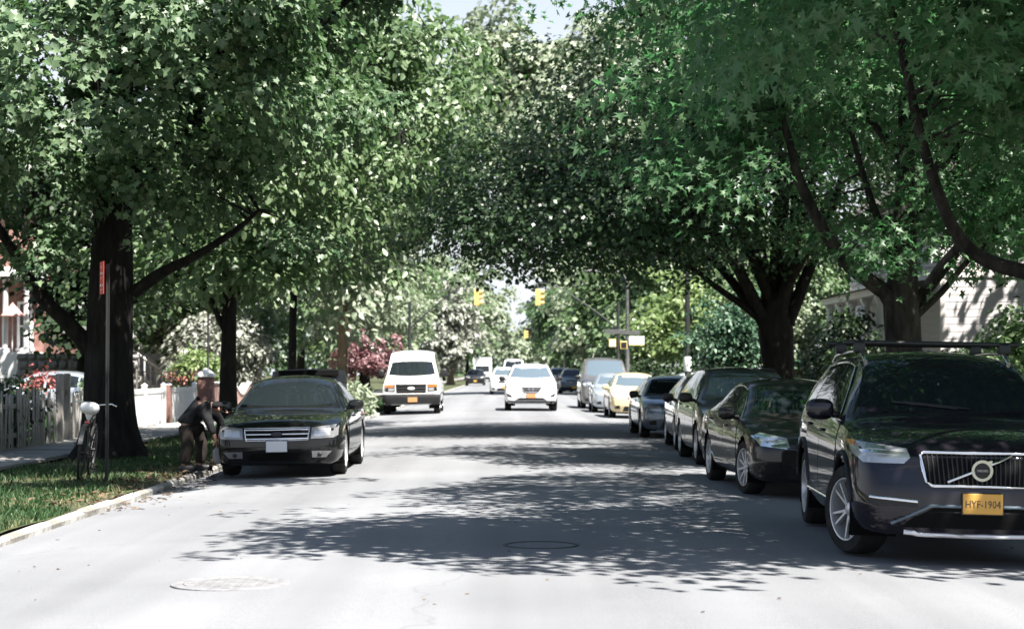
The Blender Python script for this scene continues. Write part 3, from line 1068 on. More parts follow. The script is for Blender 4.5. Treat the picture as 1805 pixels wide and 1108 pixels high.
    def doors(self, spans, handle=True, hmat=None):
        for a, b in spans:
            zl = self.zb + .14
            n = 6
            poly = []
            lo = lambda s: zl + (0.0 if s < self.yr - self.Rw - .1 else max(0, .42 - abs(s - self.yr - .0)) * .9)
            for k in range(n + 1):
                s = a + (b - a) * k / n
                poly.append((s, lo(s)))
            for k in range(n, -1, -1):
                s = a + (b - a) * k / n
                poly.append((s, self.belt_f(s) - .012))
            for side in ('right', 'left'):
                d = self.patch('door', poly, side, self.paint, .006, .14, None, .012)
                if handle:
                    s1 = b - .10
                    z1 = self.belt_f(s1) - .11
                    hp, hn = self.cast(s1 - .08, z1, side)
                    hb = MB().blob(hp + hn * .018, (.016, .10, .016), 3, 8, 6)
                    hb.build('door_handle', hmat or self.paint, d, 60)
    def mirror(self, s, z, mat, size=(.115, .075, .085), inset=.0):
        for sg in (1, -1):
            p, n = self.cast(s, z, 'right' if sg > 0 else 'left')
            mb = MB()
            mb.blob((p.x + sg * (size[0] + .05), p.y - .0, z + .03), size, 2.8, 14, 8)
            mb.tube([(p.x - sg * .02, p.y + .02, z - .02), (p.x + sg * .10, p.y, z - .01)], [.03, .028], 8)
            o = mb.build('mirror', mat, self.root, 60)
            g = MB().box((p.x + sg * (size[0] + .05), p.y + size[1] - .004, z + .03), (size[0] * 1.5, .012, size[1] * 1.5), bev=.004)
            g.build('mirror_glass', M['chrome'], o)
    def plate(self, z, mat, text=None, y=None, w=.305, h=.155, x=0.0):
        p, n = self.cast(x, z, 'front')
        yy = p.y - .022
        mb = MB().box((x, yy, z), (w, .012, h), bev=.004)
        o = mb.build('license_plate', mat, self.root)
        fr = MB()
        fr.box((x, yy + .011, z), (w + .02, .012, h + .02), bev=.004)
        fr.build('plate_holder', M['black'], o)
        if text:
            mt = Matrix.Translation((x, yy - .0075, z - .005)) @ Matrix.Rotation(R(90), 4, 'X')
            text_mesh('plate_lettering', text, .085, M['ink'], o, mt, .0006, .80)
        return o

def clip_s(poly, a, b):
    def half(pts, f):
        out = []
        for i in range(len(pts)):
            p, q = pts[i], pts[(i + 1) % len(pts)]
            fp, fq = f(p), f(q)
            if fp >= 0: out.append(p)
            if fp * fq < 0:
                t = fp / (fp - fq)
                out.append((p[0] + (q[0] - p[0]) * t, p[1] + (q[1] - p[1]) * t))
        return out
    return half(half(poly, lambda p: p[0] - a), lambda p: b - p[0])

def road_z(x):
    return -0.10 * (x / 4.8) ** 2
def road_roll(x):
    return math.atan(0.20 * x / 4.8 ** 2)

def side_win(c, s0, s1, s2, s3, zt0=None):
    """window band: bottom from s0 to s3 along the belt, top from s1 to s2 along the roof edge"""
    n = 8
    pts = [(s0 + (s3 - s0) * k / n, c.belt_f(s0 + (s3 - s0) * k / n) + .03) for k in range(n + 1)]
    pts += [(s2 + (s1 - s2) * k / n, c.top_f(s2 + (s1 - s2) * k / n) - .115) for k in range(n + 1)]
    return pts

def simple_car(name, label, cat, kind, L, W, H, pnt, loc, rz=0, group=None, style='bars', plate='plate_y', glass='glass', roll=0, wheel=None, fo=None,
               grille_mat='black', mirror_mat=None, lower='black', lampz=None, rails=False, low_paint=None, text=None, steer=0.0):
    """an ordinary front end: two lamps, grille, lower intake, fogs, plate"""
    c = Car(name, label, cat, kind, L, W, H, pnt, loc, rz, group, wheel or (.325, .21, (5, .034, .14)), fo or .88, zb=.19, roll=roll, steer=steer)
    hw = W / 2
    pr = PROFILES[kind]['top']
    zl = pr[1][1] * H                       # bonnet leading edge
    cow = {'sedan': .262, 'suv': .252, 'hatch': .207, 'minivan': .206, 'van': .15}[kind] * L
    roof = {'sedan': .42, 'suv': .41, 'hatch': .41, 'minivan': .38, 'van': .33}[kind] * L
    zc, zr = c.top_f(cow) + .015, c.top_f(roof) - .05
    xb, xt = hw * (.755 if kind != 'van' else .81), hw * (.60 if kind not in ('van', 'minivan') else .67)
    ws = [(-xb, zc + .03), (-xb * .5, zc + .005), (0, zc), (xb * .5, zc + .005), (xb, zc + .03), (xt, zr - .02), (xt * .5, zr), (-xt * .5, zr), (-xt, zr - .02)]
    r3 = {'sedan': .80, 'suv': .93, 'hatch': .88, 'minivan': .93, 'van': .93}[kind] * L
    win = side_win(c, cow + .22, roof + .05, r3 - .45 if kind in ('sedan', 'hatch') else r3 - .12, r3)
    b1 = cow + (r3 - cow) * .44
    b2 = cow + (r3 - cow) * .80
    c.greenhouse(M[glass], win, ws, True, [(cow, b1 - .03), (b1 + .03, b2 - .02), (b2 + .02, L)])
    c.doors([(cow + .12, b1), (b1 + .012, min(c.yr - .02 if kind == 'sedan' else b2, c.yr + .1))])
    c.mirror(cow + .34, c.belt_f(cow + .3) + .05, mirror_mat or pnt)
    zh = lampz or zl - .06
    c.mirx('headlight', [(hw * .52, zh - .07), (hw * .88, zh - .03), (hw * .93, zh + .06), (hw * .86, zh + .10), (hw * .55, zh + .045)], 'front', M['lamp'], step=.05)
    gt, gb = zl - .05, zl - .21
    if style == 'bars':
        c.patch('grille', [(-hw * .40, gb), (hw * .40, gb), (hw * .46, gt), (-hw * .46, gt)], 'front', M[grille_mat])
        for k in range(2):
            z = gb + (gt - gb) * (.33 + .34 * k)
            c.strip('grille_bar', [(-hw * .41, z), (hw * .41, z)], 'front', M['chrome'], .008, .010)
    elif style == 'slim':
        c.patch('grille', [(-hw * .36, gt - .06), (hw * .36, gt - .06), (hw * .42, gt), (-hw * .42, gt)], 'front', M[grille_mat])
    c.patch('lower_intake', [(-hw * .55, .24), (hw * .55, .24), (hw * .48, .39), (-hw * .48, .39)], 'front', M[lower])
    c.mirx('fog_lamp', [(hw * .64, .31), (hw * .82, .31), (hw * .84, .40), (hw * .66, .42)], 'front', M['black'])
    c.plate(.44, M[plate], text)
    c.mirx('tail_lamp', [(hw * .55, .78), (hw * .90, .80), (hw * .88, .95), (hw * .58, .95)], 'rear', M['tail'], step=.05)
    if rails:
        for sg in (1, -1):
            c.strip('roof_rail', [(sg * hw * .60, L * .43), (sg * hw * .59, L * .62), (sg * hw * .57, L * .85)], 'top', M['black'], .018, .03)
    return c

# ------------------------------------------------------------------ ground, road, pavement
XL, XR = -4.65, 5.05            # kerb faces
def sheet(name, pts_fn, xs, ys, mat, kind='structure'):
    V, F = [], []
    for y in ys:
        for x in xs:
            V.append((x, y, pts_fn(x, y)))
    nx = len(xs)
    for i in range(len(ys) - 1):
        for j in range(nx - 1):
            F.append((i * nx + j, i * nx + j + 1, (i + 1) * nx + j + 1, (i + 1) * nx + j))
    me = bpy.data.meshes.new(name)
    me.from_pydata(V, [], F)
    me.shade_smooth()
    o = link(name, me, mat)
    o['kind'] = kind
    return o
sheet('ground', lambda x, y: -0.30, [-310, 310], [-110, 570], M['soil'])
sheet('road', lambda x, y: road_z(x), np.linspace(XL, XR, 25), np.linspace(-16, 420, 110), M['asphalt'])
CS0, CS1 = 86.0, 99.0           # the cross street
for a, b in ((-90, XL), (XR, 90)):
    sheet('cross_street', lambda x, y: road_z(XL if x < 0 else XR) + .002, [a, b], [CS0, CS1], M['asphalt'])
def lumpy(x, y):
    return -0.022 + 0.012 * math.sin(x * 3.1 + y * 1.3) + 0.010 * math.sin(y * 2.3 - x)
for (y0, y1) in ((-16, CS0), (CS1, 420)):
    n = int((y1 - y0) / 1.0)
    sheet('verge', lumpy, np.linspace(-7.62, XL - .14, 8), np.linspace(y0, y1, n), M['soil'])
    sheet('verge', lumpy, np.linspace(XR + .14, 7.8, 8), np.linspace(y0, y1, n), M['soil'])
    sheet('pavement_bed', lambda x, y: .03, [-9.45, -7.6], [y0, y1], M['slab'])
    sheet('pavement_bed', lambda x, y: .03, [7.78, 9.6], [y0, y1], M['slab'])
    sheet('yard', lambda x, y: 0.02 + .03 * math.sin(x + y * .7), np.linspace(-70, -9.43, 24), np.linspace(y0, y1, max(8, n // 3)), M['soil'])
    sheet('yard', lambda x, y: 0.02 + .03 * math.sin(x + y * .7), np.linspace(9.58, 70, 24), np.linspace(y0, y1, max(8, n // 3)), M['soil'])

# kerbstones, piece by piece
kerb = empty('kerb', (0, 0, 0), kind='structure')
km = [MB().box((0, 0, 0), (.13, 1.46, .30), bev=.03).mesh('kerb_stone', M['kerb'], 30)]
def kerb_run(x, y0, y1, rg):
    y = y0
    while y < y1:
        o = link('kerb_stone', km[0], None, kerb, (x + rg.uniform(-.012, .012), y + .73, -.160 + rg.uniform(-.012, .012)),
                 (rg.uniform(-.006, .006), rg.uniform(-.02, .02), rg.uniform(-.006, .006)))
        y += 1.475
rgk = random.Random(5)
kerb_run(XL - .065, 11, CS0 - 1, rgk)
kerb_run(XR + .065, 11, CS0 - 1, rgk)
kerb_far = MB()
for x in (XL - .075, XR + .075):
    kerb_far.box((x, (CS1 + 300) / 2, -.160), (.15, 300 - CS1, .30), bev=.02)
o = kerb_far.build('kerb_edging', M['kerb'])
o['kind'] = 'structure'

# pavement slabs
pav = empty('pavement', (0, 0, 0), kind='structure')
sm = MB().box((0, 0, 0), (1.76, 1.49, .06), bev=.012).mesh('paving_slab', M['slab'], 30)
y = 17.0
while y < 84:
    link('paving_slab', sm, None, pav, (-8.52 + rgk.uniform(-.01, .01), y, .035 + rgk.uniform(-.006, .01)), (rgk.uniform(-.006, .006), rgk.uniform(-.006, .006), 0))
    y += 1.51

# ------------------------------------------------------------------ grass blades and leaf litter
def grass(name, n, xr, yr, hmin, hmax, mat, seed, dens=None, zfn=lumpy, wid=.010, ypow=1.0):
    rng = np.random.default_rng(seed)
    x = rng.uniform(*xr, n)
    y = yr[0] + (yr[1] - yr[0]) * rng.random(n) ** ypow
    if dens is not None:
        k = dens(x, y, rng)
        x, y = x[k], y[k]
    N = len(x)
    z = np.array([zfn(a, b) for a, b in zip(x, y)]) - .01
    h = rng.uniform(hmin, hmax, N)
    a = rng.uniform(0, 6.283, N)
    lean = rng.uniform(.1, .75, N) * h
    b = rng.uniform(0, 6.283, N)
    w = wid * rng.uniform(.7, 1.5, N)
    p = np.stack([x, y, z], 1)
    sd = np.stack([np.cos(a), np.sin(a), np.zeros(N)], 1) * w[:, None]
    ln = np.stack([np.cos(b), np.sin(b), np.zeros(N)], 1) * lean[:, None]
    up = np.array([0, 0, 1.])
    m = p + ln * .35 + up * (h * .6)[:, None]
    t = p + ln + up * h[:, None]
    V = np.stack([p - sd, p + sd, m + sd * .7, m - sd * .7, t], 1).reshape(-1, 3)
    base = (np.arange(N) * 5)[:, None]
    L = np.concatenate([base + np.array([0, 1, 2, 3]), base + np.array([3, 2, 4])], 1).ravel()
    st = np.stack([np.arange(N) * 7, np.arange(N) * 7 + 4], 1).ravel()
    o = link(name, raw_mesh(name, V, L, st, None, mat))
    o['kind'] = 'stuff'
    return o
def patchy(x, y, rng):
    v = np.sin(x * 2.1 + 1.3 * np.sin(y * .9)) + np.sin(y * 1.7 + x) * .7 + rng.normal(0, .7, len(x))
    bare = (y > 20.0) & (x > -5.2 - .02 * (y - 20) + .25 * np.sin(y * 2))      # bare, littered strip along the kerb
    return (v > -0.35) & ~(bare & (rng.random(len(x)) > .06))
grass('grass', 70000, (-7.6, -4.82), (13, 46), .03, .105, M['grass'], 3, patchy, ypow=1.35)
grass('grass', 16000, (-7.6, -4.82), (46, 86), .08, .24, M['grass'], 4, None, wid=.018)
grass('grass', 16000, (5.25, 7.75), (14, 84), .06, .2, M['grass'], 5, None, wid=.015)
grass('grass', 14000, (-16, -9.7), (24, 75), .08, .3, M['grass'], 6, None, zfn=lambda x, y: .03, wid=.02)
grass('grass', 9000, (9.7, 22), (18, 80), .08, .3, M['grass'], 7, None, zfn=lambda x, y: .03, wid=.025)
grass('dry_sunlit_grass', 16000, (-7.6, -4.82), (13, 21.5), .03, .09, M['dry_sunlit'], 14, lambda x, y, r: (np.sin(x * 1.7 + y) + np.sin(y * 2.6 - x) + r.normal(0, .6, len(x)) > -.2) & (y < 19.6 + .7 * np.sin(x * 2)), ypow=1.2)  # near strip sown with pale blades to imitate sun on the verge
grass('dry_sunlit_grass', 5000, (-7.6, -4.82), (20, 46), .03, .10, M['dry_sunlit'], 15)
rngl = np.random.default_rng(9)
N = 1500
lp = np.stack([rngl.uniform(-5.9, -4.15, N), rngl.uniform(20, 32, N), np.zeros(N)], 1)
lp[:, 2] = np.where(lp[:, 0] < XL - .15, .025, np.where(lp[:, 0] < XL, .015, road_z(lp[:, 0]) + .006))
keepl = rngl.random(N) < np.exp(-np.abs(lp[:, 0] + 4.85) * 1.6)
lp = lp[keepl]
N = len(lp)
ln_ = norm(np.stack([rngl.normal(0, .3, N), rngl.normal(0, .3, N), np.ones(N)], 1))
ld_ = rngl.normal(size=(N, 3))
ld_ = norm(ld_ - ln_ * (ld_ * ln_).sum(1, keepdims=True))
V_, L_, s_, t_ = leaf_arrays(lp, ld_, ln_, rngl.uniform(.04, .10, N), T_OVAL)
o = link('leaf_litter', raw_mesh('leaf_litter', V_, L_, s_, t_, M['litter']))
o['kind'] = 'stuff'
rngl = np.random.default_rng(19)
N = 220
lp = np.stack([rngl.uniform(XL, XR, N), rngl.uniform(10, 50, N), np.zeros(N)], 1)
lp[:, 2] = road_z(lp[:, 0]) + .006
ln_ = norm(np.stack([rngl.normal(0, .2, N), rngl.normal(0, .2, N), np.ones(N)], 1))
ld_ = rngl.normal(size=(N, 3))
ld_ = norm(ld_ - ln_ * (ld_ * ln_).sum(1, keepdims=True))
V_, L_, s_, t_ = leaf_arrays(lp, ld_, ln_, rngl.uniform(.02, .05, N), T_OVAL)
o = link('road_litter', raw_mesh('road_litter', V_, L_, s_, t_, M['litter']))
o['kind'] = 'stuff'

# ------------------------------------------------------------------ manhole cover
mh = empty('manhole_cover', (-2.02, 13.1, road_z(-2.02)), label='round pale utility cover set in the sunlit asphalt, lower left', cat='manhole cover')
mb = MB()
mb.lathe([(.43, -.02), (.43, .005), (.40, .012), (.36, .012), (.345, .004), (.345, -.02)], 40, closed=True)
mb.build('ring', M['cast_iron'], mh)
mb = MB()
mb.lathe([(.335, -.02), (.335, .006), (.001, .008)], 36)
for i in range(-4, 5):
    for j in range(-4, 5):
        if (i * i + j * j) < 16.5:
            mb.box((i * .072, j * .072, .008), (.045, .045, .004), bev=.001)
mb.build('lid', M['cast_iron'], mh)

mh2 = empty('manhole_cover', (.25, 15.8, road_z(.25)), label='dark-rimmed sunken manhole cover in the shade, centre foreground', cat='manhole cover')
MB().lathe([(.33, -.03), (.33, .004), (.315, .007), (.295, .004), (.29, -.03)], 40, closed=True).build('ring', M['iron'], mh2)
MB().lathe([(.288, -.03), (.288, -.012), (.001, -.010)], 36).build('lid', M['cast_iron'], mh2)

# ------------------------------------------------------------------ the cream house on the right
HX, HY, HZ = 11.6, 49.0, 6.4
house = empty('house', (HX, HY, 0), label='pale clapboard house with porch behind the street trees on the right', cat='house')
def siding(wall_len, n, dz, horiz):
    """one lapped board, shared by all boards of a wall; runs along +x (horiz) or +y"""
    mb = MB()
    prof = [(0, 0), (-.017, 0), (-.008, dz + .02), (0, dz + .02)]
    if horiz: mb.prism(prof, 0, wall_len, lambda u, v, w: (w, u, v))
    else: mb.prism(prof, 0, wall_len, lambda u, v, w: (u, w, v))
    return mb.mesh('siding_board', M['siding'], 0)
dz = .20
for horiz, ln in ((True, 9.0), (False, 13.0)):
    me = siding(ln, 0, dz, horiz)
    k = 0
    while .35 + k * dz < HZ:
        z = .35 + k * dz
        if not (3.98 < z < 4.25):
            link('siding_board', me, None, house, (0.09 if horiz else -.004, -.004 if horiz else .09, z))
        k += 1
mb = MB()
mb.box((4.55, 6.55, HZ / 2), (9.08, 13.08, HZ))
mb.build('wall', M['siding'], house)
mb = MB()
mb.box((4.5, -.02, 4.14), (9.16, .06, .26)).box((-.02, 6.5, 4.14), (.06, 13.0, .26))
mb.build('trim_band', M['trim'], house)
mb = MB()
mb.box((.035, .035, HZ / 2), (.13, .13, HZ), bev=.01)
mb.build('corner_board', M['trim'], house)
mb = MB()
mb.box((4.5, 6.5, .17), (9.2, 13.2, .36))
mb.build('foundation', M['stone'], house)
mb = MB()
mb.prism([(-.7, HZ), (9.7, HZ), (4.5, HZ + 3.4)], -.7, 13.7, lambda u, v, w: (u, w, v))
mb.build('roof', M['roof'], house)
def window(parent, c, w, h, axis, fm, gm):
    """framed window with panes; axis 'y' faces -y, 'x' faces +-x (sign by w<0)"""
    mb = MB()
    t = .09
    ax = axis[-1]
    sgn = -1 if axis[0] == '-' else 1
    def bx(u, v, su, sv, d, dep):
        cc = (c[0] + u, c[1] + sgn * d, c[2] + v) if ax == 'y' else (c[0] + sgn * d, c[1] + u, c[2] + v)
        return (cc, (su, dep, sv) if ax == 'y' else (dep, su, sv))
    for u, v, su, sv in ((0, h / 2 + t / 2, w + 2 * t, t), (0, -h / 2 - t / 2, w + 2 * t + .1, t), (-w / 2 - t / 2, 0, t, h), (w / 2 + t / 2, 0, t, h), (0, 0, w, .05)):
        a, s = bx(u, v, su, sv, .045, .09)
        mb.box(a, s, bev=.006)
    f = mb.build('window', fm, parent)
    mb = MB()
    a, s = bx(0, 0, w, h, .012, .01)
    mb.box(a, s)
    mb.build('pane', gm, f)
    return f
window(house, (-.03, 3.6 - 2.0 + 6.5, 5.3), .9, 1.4, '-x', M['trim'], M['glass'])
window(house, (-.03, 3.0, 5.3), .9, 1.4, '-x', M['trim'], M['glass'])
window(house, (-.03, 3.3, 2.4), .9, 1.6, '-x', M['trim'], M['glass'])
window(house, (6.2, -.03, 2.3), .9, 1.5, '-y', M['trim'], M['glass'])
porch = MB()
porch.box((-.80, 5.2, 3.68), (1.58, 9.0, .20), bev=.01)
porch.build('porch_beam', M['trim'], house)
porch = MB()
porch.prism([(-1.75, 3.785), (-.03, 3.785), (-.03, 4.0)], .6, 9.8, lambda u, v, w: (u, w, v))
porch.build('porch_roof', M['roof'], house)
porch = MB()
porch.box((-.80, 5.2, .32), (1.6, 9.0, .6), bev=.01)
porch.build('porch_floor', M['stone'], house)
colm = MB()
colm.box((0, 0, .06), (.30, .30, .12), bev=.01).lathe([(.12, .12), (.125, .5), (.118, 1.6), (.105, 2.75), (.14, 2.82), (.14, 2.86)], 14).box((0, 0, 2.91), (.30, .30, .10), bev=.01)
cme = colm.mesh('porch_column', M['white'], 35)
for yy in (1.45, 3.5, 5.7, 7.6, 9.4):
    link('porch_column', cme, None, house, (-1.35, yy, .62))

# ------------------------------------------------------------------ left side: houses, walls, fences
bh = empty('brick_house', (-16.0, 62, 0), label='red brick house with white porch columns at the far left', cat='house')
mb = MB().box((-4.5, 4, 3.6), (9.0, 8.0, 7.2))
mb.build('wall', M['brick'], bh)
mb = MB().box((-1.1, -1.0, 1.05), (2.2, 1.9, 2.1), bev=.02)
mb.build('porch_base', M['white'], bh)
cm2 = MB().box((0, 0, .07), (.26, .26, .14), bev=.01).lathe([(.095, .14), (.10, .5), (.088, 2.3), (.12, 2.4)], 12).box((0, 0, 2.46), (.28, .28, .12), bev=.01).mesh('porch_column', M['white'], 35)
for xx in (-.13, -.83, -2.0):
    link('porch_column', cm2, None, bh, (xx, -1.75, 2.1))
mb = MB().box((-1.1, -1.0, 4.75), (2.4, 2.1, .32), bev=.02)
mb.build('porch_roof', M['white'], bh)
window(bh, (-.62, -.01, 3.0), .36, 1.5, '-y', M['white'], M['glass'])
window(bh, (-3.4, -.01, 3.3), .9, 1.5, '-y', M['white'], M['glass'])
window(bh, (-3.4, -.01, 5.9), .9, 1.3, '-y', M['white'], M['glass'])
mb = MB().prism([(-9.4, 7.2), (.4, 7.2), (-4.5, 9.6)], -.4, 8.4, lambda u, v, w: (u, w, v))
mb.build('roof', M['roof'], bh)
ps = empty('parasol', (-16.55, 60.1, 2.1), label='small pink parasol open on the white porch of the brick house', cat='parasol')
mb = MB()
prof = [(.02, 1.62), (.20, 1.42), (.40, 1.20), (.39, 1.19), (.18, 1.40), (.01, 1.57)]
mb.lathe(prof, 8, closed=True)
mb.build('canopy', flat_mat('pink_canvas', (0.55, 0.28, 0.25), .8), ps, 10)
MB().tube([(0, 0, 0.0), (0, 0, 1.64)], .018, 6).build('pole', M['white'], ps)

sw = empty('stone_wall', (-16.0, 58.6, 0), label='grey fieldstone retaining wall in front of the brick house', cat='wall')
MB().box((1.9, .34, 1.02), (3.8, .4, 2.04)).build('mortar_core', M['mortar'], sw)
rgs = random.Random(3)
stones = []
for k in range(5):
    mb = MB()
    mb.blob((0, 0, 0), (.5, .5, .5), 4.5, 10, 6)
    for i in range(len(mb.v)):
        v = mb.v[i]
        mb.v[i] = (v[0] * rgs.uniform(.9, 1.05), v[1], v[2] * rgs.uniform(.9, 1.05))
    stones.append(mb.mesh('stone', M['stone'], 50))
z = 0.0
row = 0
while z < 1.98:
    h = rgs.uniform(.19, .30)
    x = -.05 if row % 2 else .0
    while x < 3.75:
        w = rgs.uniform(.24, .5)
        o = link('stone', stones[rgs.randrange(5)], None, sw, (x + w / 2, .15 + rgs.uniform(-.02, .02), z + h / 2 + .02), (0, rgs.uniform(-.05, .05), 0))
        o.scale = (w - .025, .22, h - .02)
        x += w
    z += h
    row += 1

wh = empty('white_house', (-13.3, 72.5, 0), label='white house with an outside stair, left behind the white fence', cat='house')
MB().box((-3.0, 4.5, 3.4), (6.0, 9.0, 6.8)).build('wall', M['white'], wh)
MB().prism([(-6.4, 6.8), (.4, 6.8), (-3, 9.2)], -.4, 9.4, lambda u, v, w: (u, w, v)).build('roof', M['roof'], wh)
window(wh, (-1.0, -.01, 3.2), .8, 1.4, '-y', M['white'], M['glass'])
window(wh, (-3.6, -.01, 3.2), .8, 1.4, '-y', M['white'], M['glass'])
window(wh, (-1.0, -.01, 5.6), .8, 1.2, '-y', M['white'], M['glass'])
dd = MB().box((-2.35, -.03, 2.75), (.9, .06, 2.0), bev=.01).build('door', M['stone'], wh)
MB().blob((-2.05, -.08, 2.65), (.03, .03, .03), 2, 8, 6).build('door_handle', M['chrome'], dd)
for k in range(9):
    MB().box((-1.75 + .24 * k, -.75, (1.62 - .18 * k) / 2), (.25, 1.3, 1.62 - .18 * k), bev=.01).build('stair_step', M['white'], wh)
rail = MB()
for yy in (-1.36, -.14):
    rail.tube([(-2.5, yy, 2.55), (-1.9, yy, 2.5), (.35, yy, .95)], .05, 8)
    for k in range(10):
        xx = -1.8 + .235 * k
        zt = 2.45 - (xx + 1.9) * .69
        rail.box((xx, yy, zt - .42), (.05, .04, .84))
rail.build('stair_rail', M['white'], wh)

# weathered picket fence, picket by picket
def pickets(name, label, x0, y0, x1, y1, pitch, h, w, mat, group=None, broken=0.0, rails=(.28, .78), point=True, seed=1, posts=2.4, overgrown=0):
    rg = random.Random(seed)
    ln = math.hypot(x1 - x0, y1 - y0)
    rz = math.atan2(y1 - y0, x1 - x0)
    root = empty(name, (x0, y0, 0), rz, label, 'fence', group)
    poly = [(-w / 2, 0), (w / 2, 0), (w / 2, h - w * .6), (0, h) if point else (w / 2, h), (-w / 2, h - w * .6)]
    me = MB().prism(poly, -.011, .011, lambda u, v, q: (u, q, v)).mesh('picket', mat, 0)
    k = 0
    while k * pitch < ln:
        if rg.random() > broken:
            o = link('picket', me, None, root, (k * pitch + rg.uniform(-.012, .012), -.045, .05 + rg.uniform(-.02, .03)), (rg.uniform(-.03, .03), rg.uniform(-.05, .05), rg.uniform(-.06, .06)))
            o.scale = (rg.uniform(.85, 1.15), 1, rg.uniform(.9, 1.06))
        k += 1
    for r in rails:
        MB().box((ln / 2, 0, r * h), (ln, .04, .085), bev=.006).build('rail', mat, root)
    k = 0.0
    while k <= ln + .01:
        MB().box((k, .06, h * .52), (.10, .08, h * 1.08), bev=.008).build('fence_post', mat, root)
        k += posts
    return root
pickets('picket_fence', 'tumbledown grey wooden picket fence along the pavement, far left', -9.25, 29.5, -9.25, 36.6, .125, 1.08, .07, M['wood_pale'], broken=.28, seed=2)
gp = empty('gate_post', (-9.25, 37.15, 0), label='pair of tall weathered gate posts leaning by the picket fence', cat='gate')
for k, (dy, tl) in enumerate(((0, .05), (.55, -.06))):
    MB().box((0, dy, .72), (.13, .13, 1.44), bev=.015, mat=Matrix.Rotation(tl, 3, 'X')).build('post', M['wood_pale'], gp)
MB().box((0, .28, 1.05), (.05, .6, .09), bev=.01).build('gate_rail', M['wood_grey'], gp)
pickets('picket_fence', 'worn white picket fence with pointed slats, left of the big trunk', -9.3, 38.1, -9.4, 43.2, .135, 1.0, .075, M['wood_pale'], broken=.03, seed=6)

vf = empty('vinyl_fence', (-9.55, 44.6, 0), label='bright white vinyl panel fence beside the sunlit pavement', cat='fence')
def vpanel(y0, y1, h):
    ln = y1 - y0
    mb = MB()
    nb = int(ln / .15)
    for k in range(nb):
        mb.box((0, y0 + ln * (k + .5) / nb, .08 + (h - .2) / 2), (.022, ln / nb - .006, h - .2), bev=.004)
    o = mb.build('fence_panel', M['vinyl'], vf)
    MB().box((0, (y0 + y1) / 2, h - .07), (.055, ln, .13), bev=.008).build('top_rail', M['vinyl'], o)
    MB().box((0, (y0 + y1) / 2, .11), (.055, ln, .13), bev=.008).build('bottom_rail', M['vinyl'], o)
def vpost(y, h):
    p = MB().box((0, y, h / 2), (.13, .13, h), bev=.01).build('fence_post', M['vinyl'], vf)
    MB().add([(-.08, y - .08, h), (.08, y - .08, h), (.08, y + .08, h), (-.08, y + .08, h), (0, y, h + .07)], [(0, 1, 4), (1, 2, 4), (2, 3, 4), (3, 0, 4), (3, 2, 1, 0)]).build('post_cap', M['vinyl'], p, 0)
for a, b in ((.07, 2.53), (2.67, 5.1), (6.0, 9.9)):
    vpanel(a, b, 1.02)
for yv in (0, 2.6, 5.17, 5.93, 9.97):
    vpost(yv, 1.1)
bp_ = empty('brick_post', (-9.55, 50.15, 0), label='narrow red brick post in the gap of the white fence', cat='post')
MB().box((0, 0, .55), (.26, .34, 1.1), bev=.01).build('brickwork', M['brick'], bp_)

pil = empty('brick_pillar', (-9.5, 56.4, 0), label='square red brick gate pillar with a white pyramid cap', cat='pillar')
MB().box((0, 0, .64), (.42, .42, 1.28)).build('mortar_core', M['mortar'], pil)
bm_ = MB().box((0, 0, 0), (.215, .10, .068), bev=.006).mesh('brick', M['brick'], 30)
for k in range(17):
    z = .045 + k * .0755
    off = .0565 if k % 2 else -.0565
    for q in range(4):
        a = q * math.pi / 2
        for e in (-1, 1):
            u = e * .113 + (.0 if k % 2 else .0)
            lx, ly = u + (.009 if k % 2 else -.009), -.183
            xx, yy = lx * math.cos(a) - ly * math.sin(a), lx * math.sin(a) + ly * math.cos(a)
            link('brick', bm_, None, pil, (xx, yy, z), (0, 0, a))
mb = MB().box((0, 0, 1.335), (.56, .56, .09), bev=.01)
mb.add([(-.26, -.26, 1.381), (.26, -.26, 1.381), (.26, .26, 1.381), (-.26, .26, 1.381), (0, 0, 1.58)], [(0, 1, 4), (1, 2, 4), (2, 3, 4), (3, 0, 4), (3, 2, 1, 0)])
mb.build('cap', M['white'], pil, 0)

pw = empty('garden_wall', (-9.5, 57.0, 0), label='low pink stucco garden wall with a scooped top next to the brick pillar', cat='wall')
n = 40
poly = [(0, 0)] + [(11.5, 0)]
for k in range(n, -1, -1):
    t = k / n
    s = 11.5 * t
    c = 1.08 - .42 * math.exp(-((s - 6.2) / 1.3) ** 2)
    poly.append((s, c))
MB().prism(poly, -.11, .11, lambda u, v, w: (w, u, v)).build('wall_panel', M['stucco'], pw, 20)
cp = MB()
for k in range(n):
    a, b = poly[2 + k], poly[3 + k]
    cp.box((0, (a[0] + b[0]) / 2, (a[1] + b[1]) / 2 + .02), (.30, abs(a[0] - b[0]) + .02, .05), mat=Matrix.Rotation(math.atan2(a[1] - b[1], a[0] - b[0]), 3, 'X'))
cp.build('coping', M['white'], pw, 0)

fi = empty('iron_fence', (-12.6, 60.0, 0), label='dark iron railing with red brick base in the front garden, left', cat='fence')
MB().box((1.3, 0, .4), (2.6, .3, .8)).build('brick_base', M['brick'], fi)
for k in range(22):
    MB().tube([(.06 + k * .12, 0, .78), (.06 + k * .12, 0, 1.55)], .012, 5).build('railing_bar', M['iron'], fi)
MB().box((1.3, 0, 1.45), (2.6, .03, .04)).box((1.3, 0, .92), (2.6, .03, .04)).build('rail', M['iron'], fi)
MB().tube([(2.55, 0, 0), (2.55, 0, 3.6)], .035, 8).build('fence_post', M['iron'], fi)

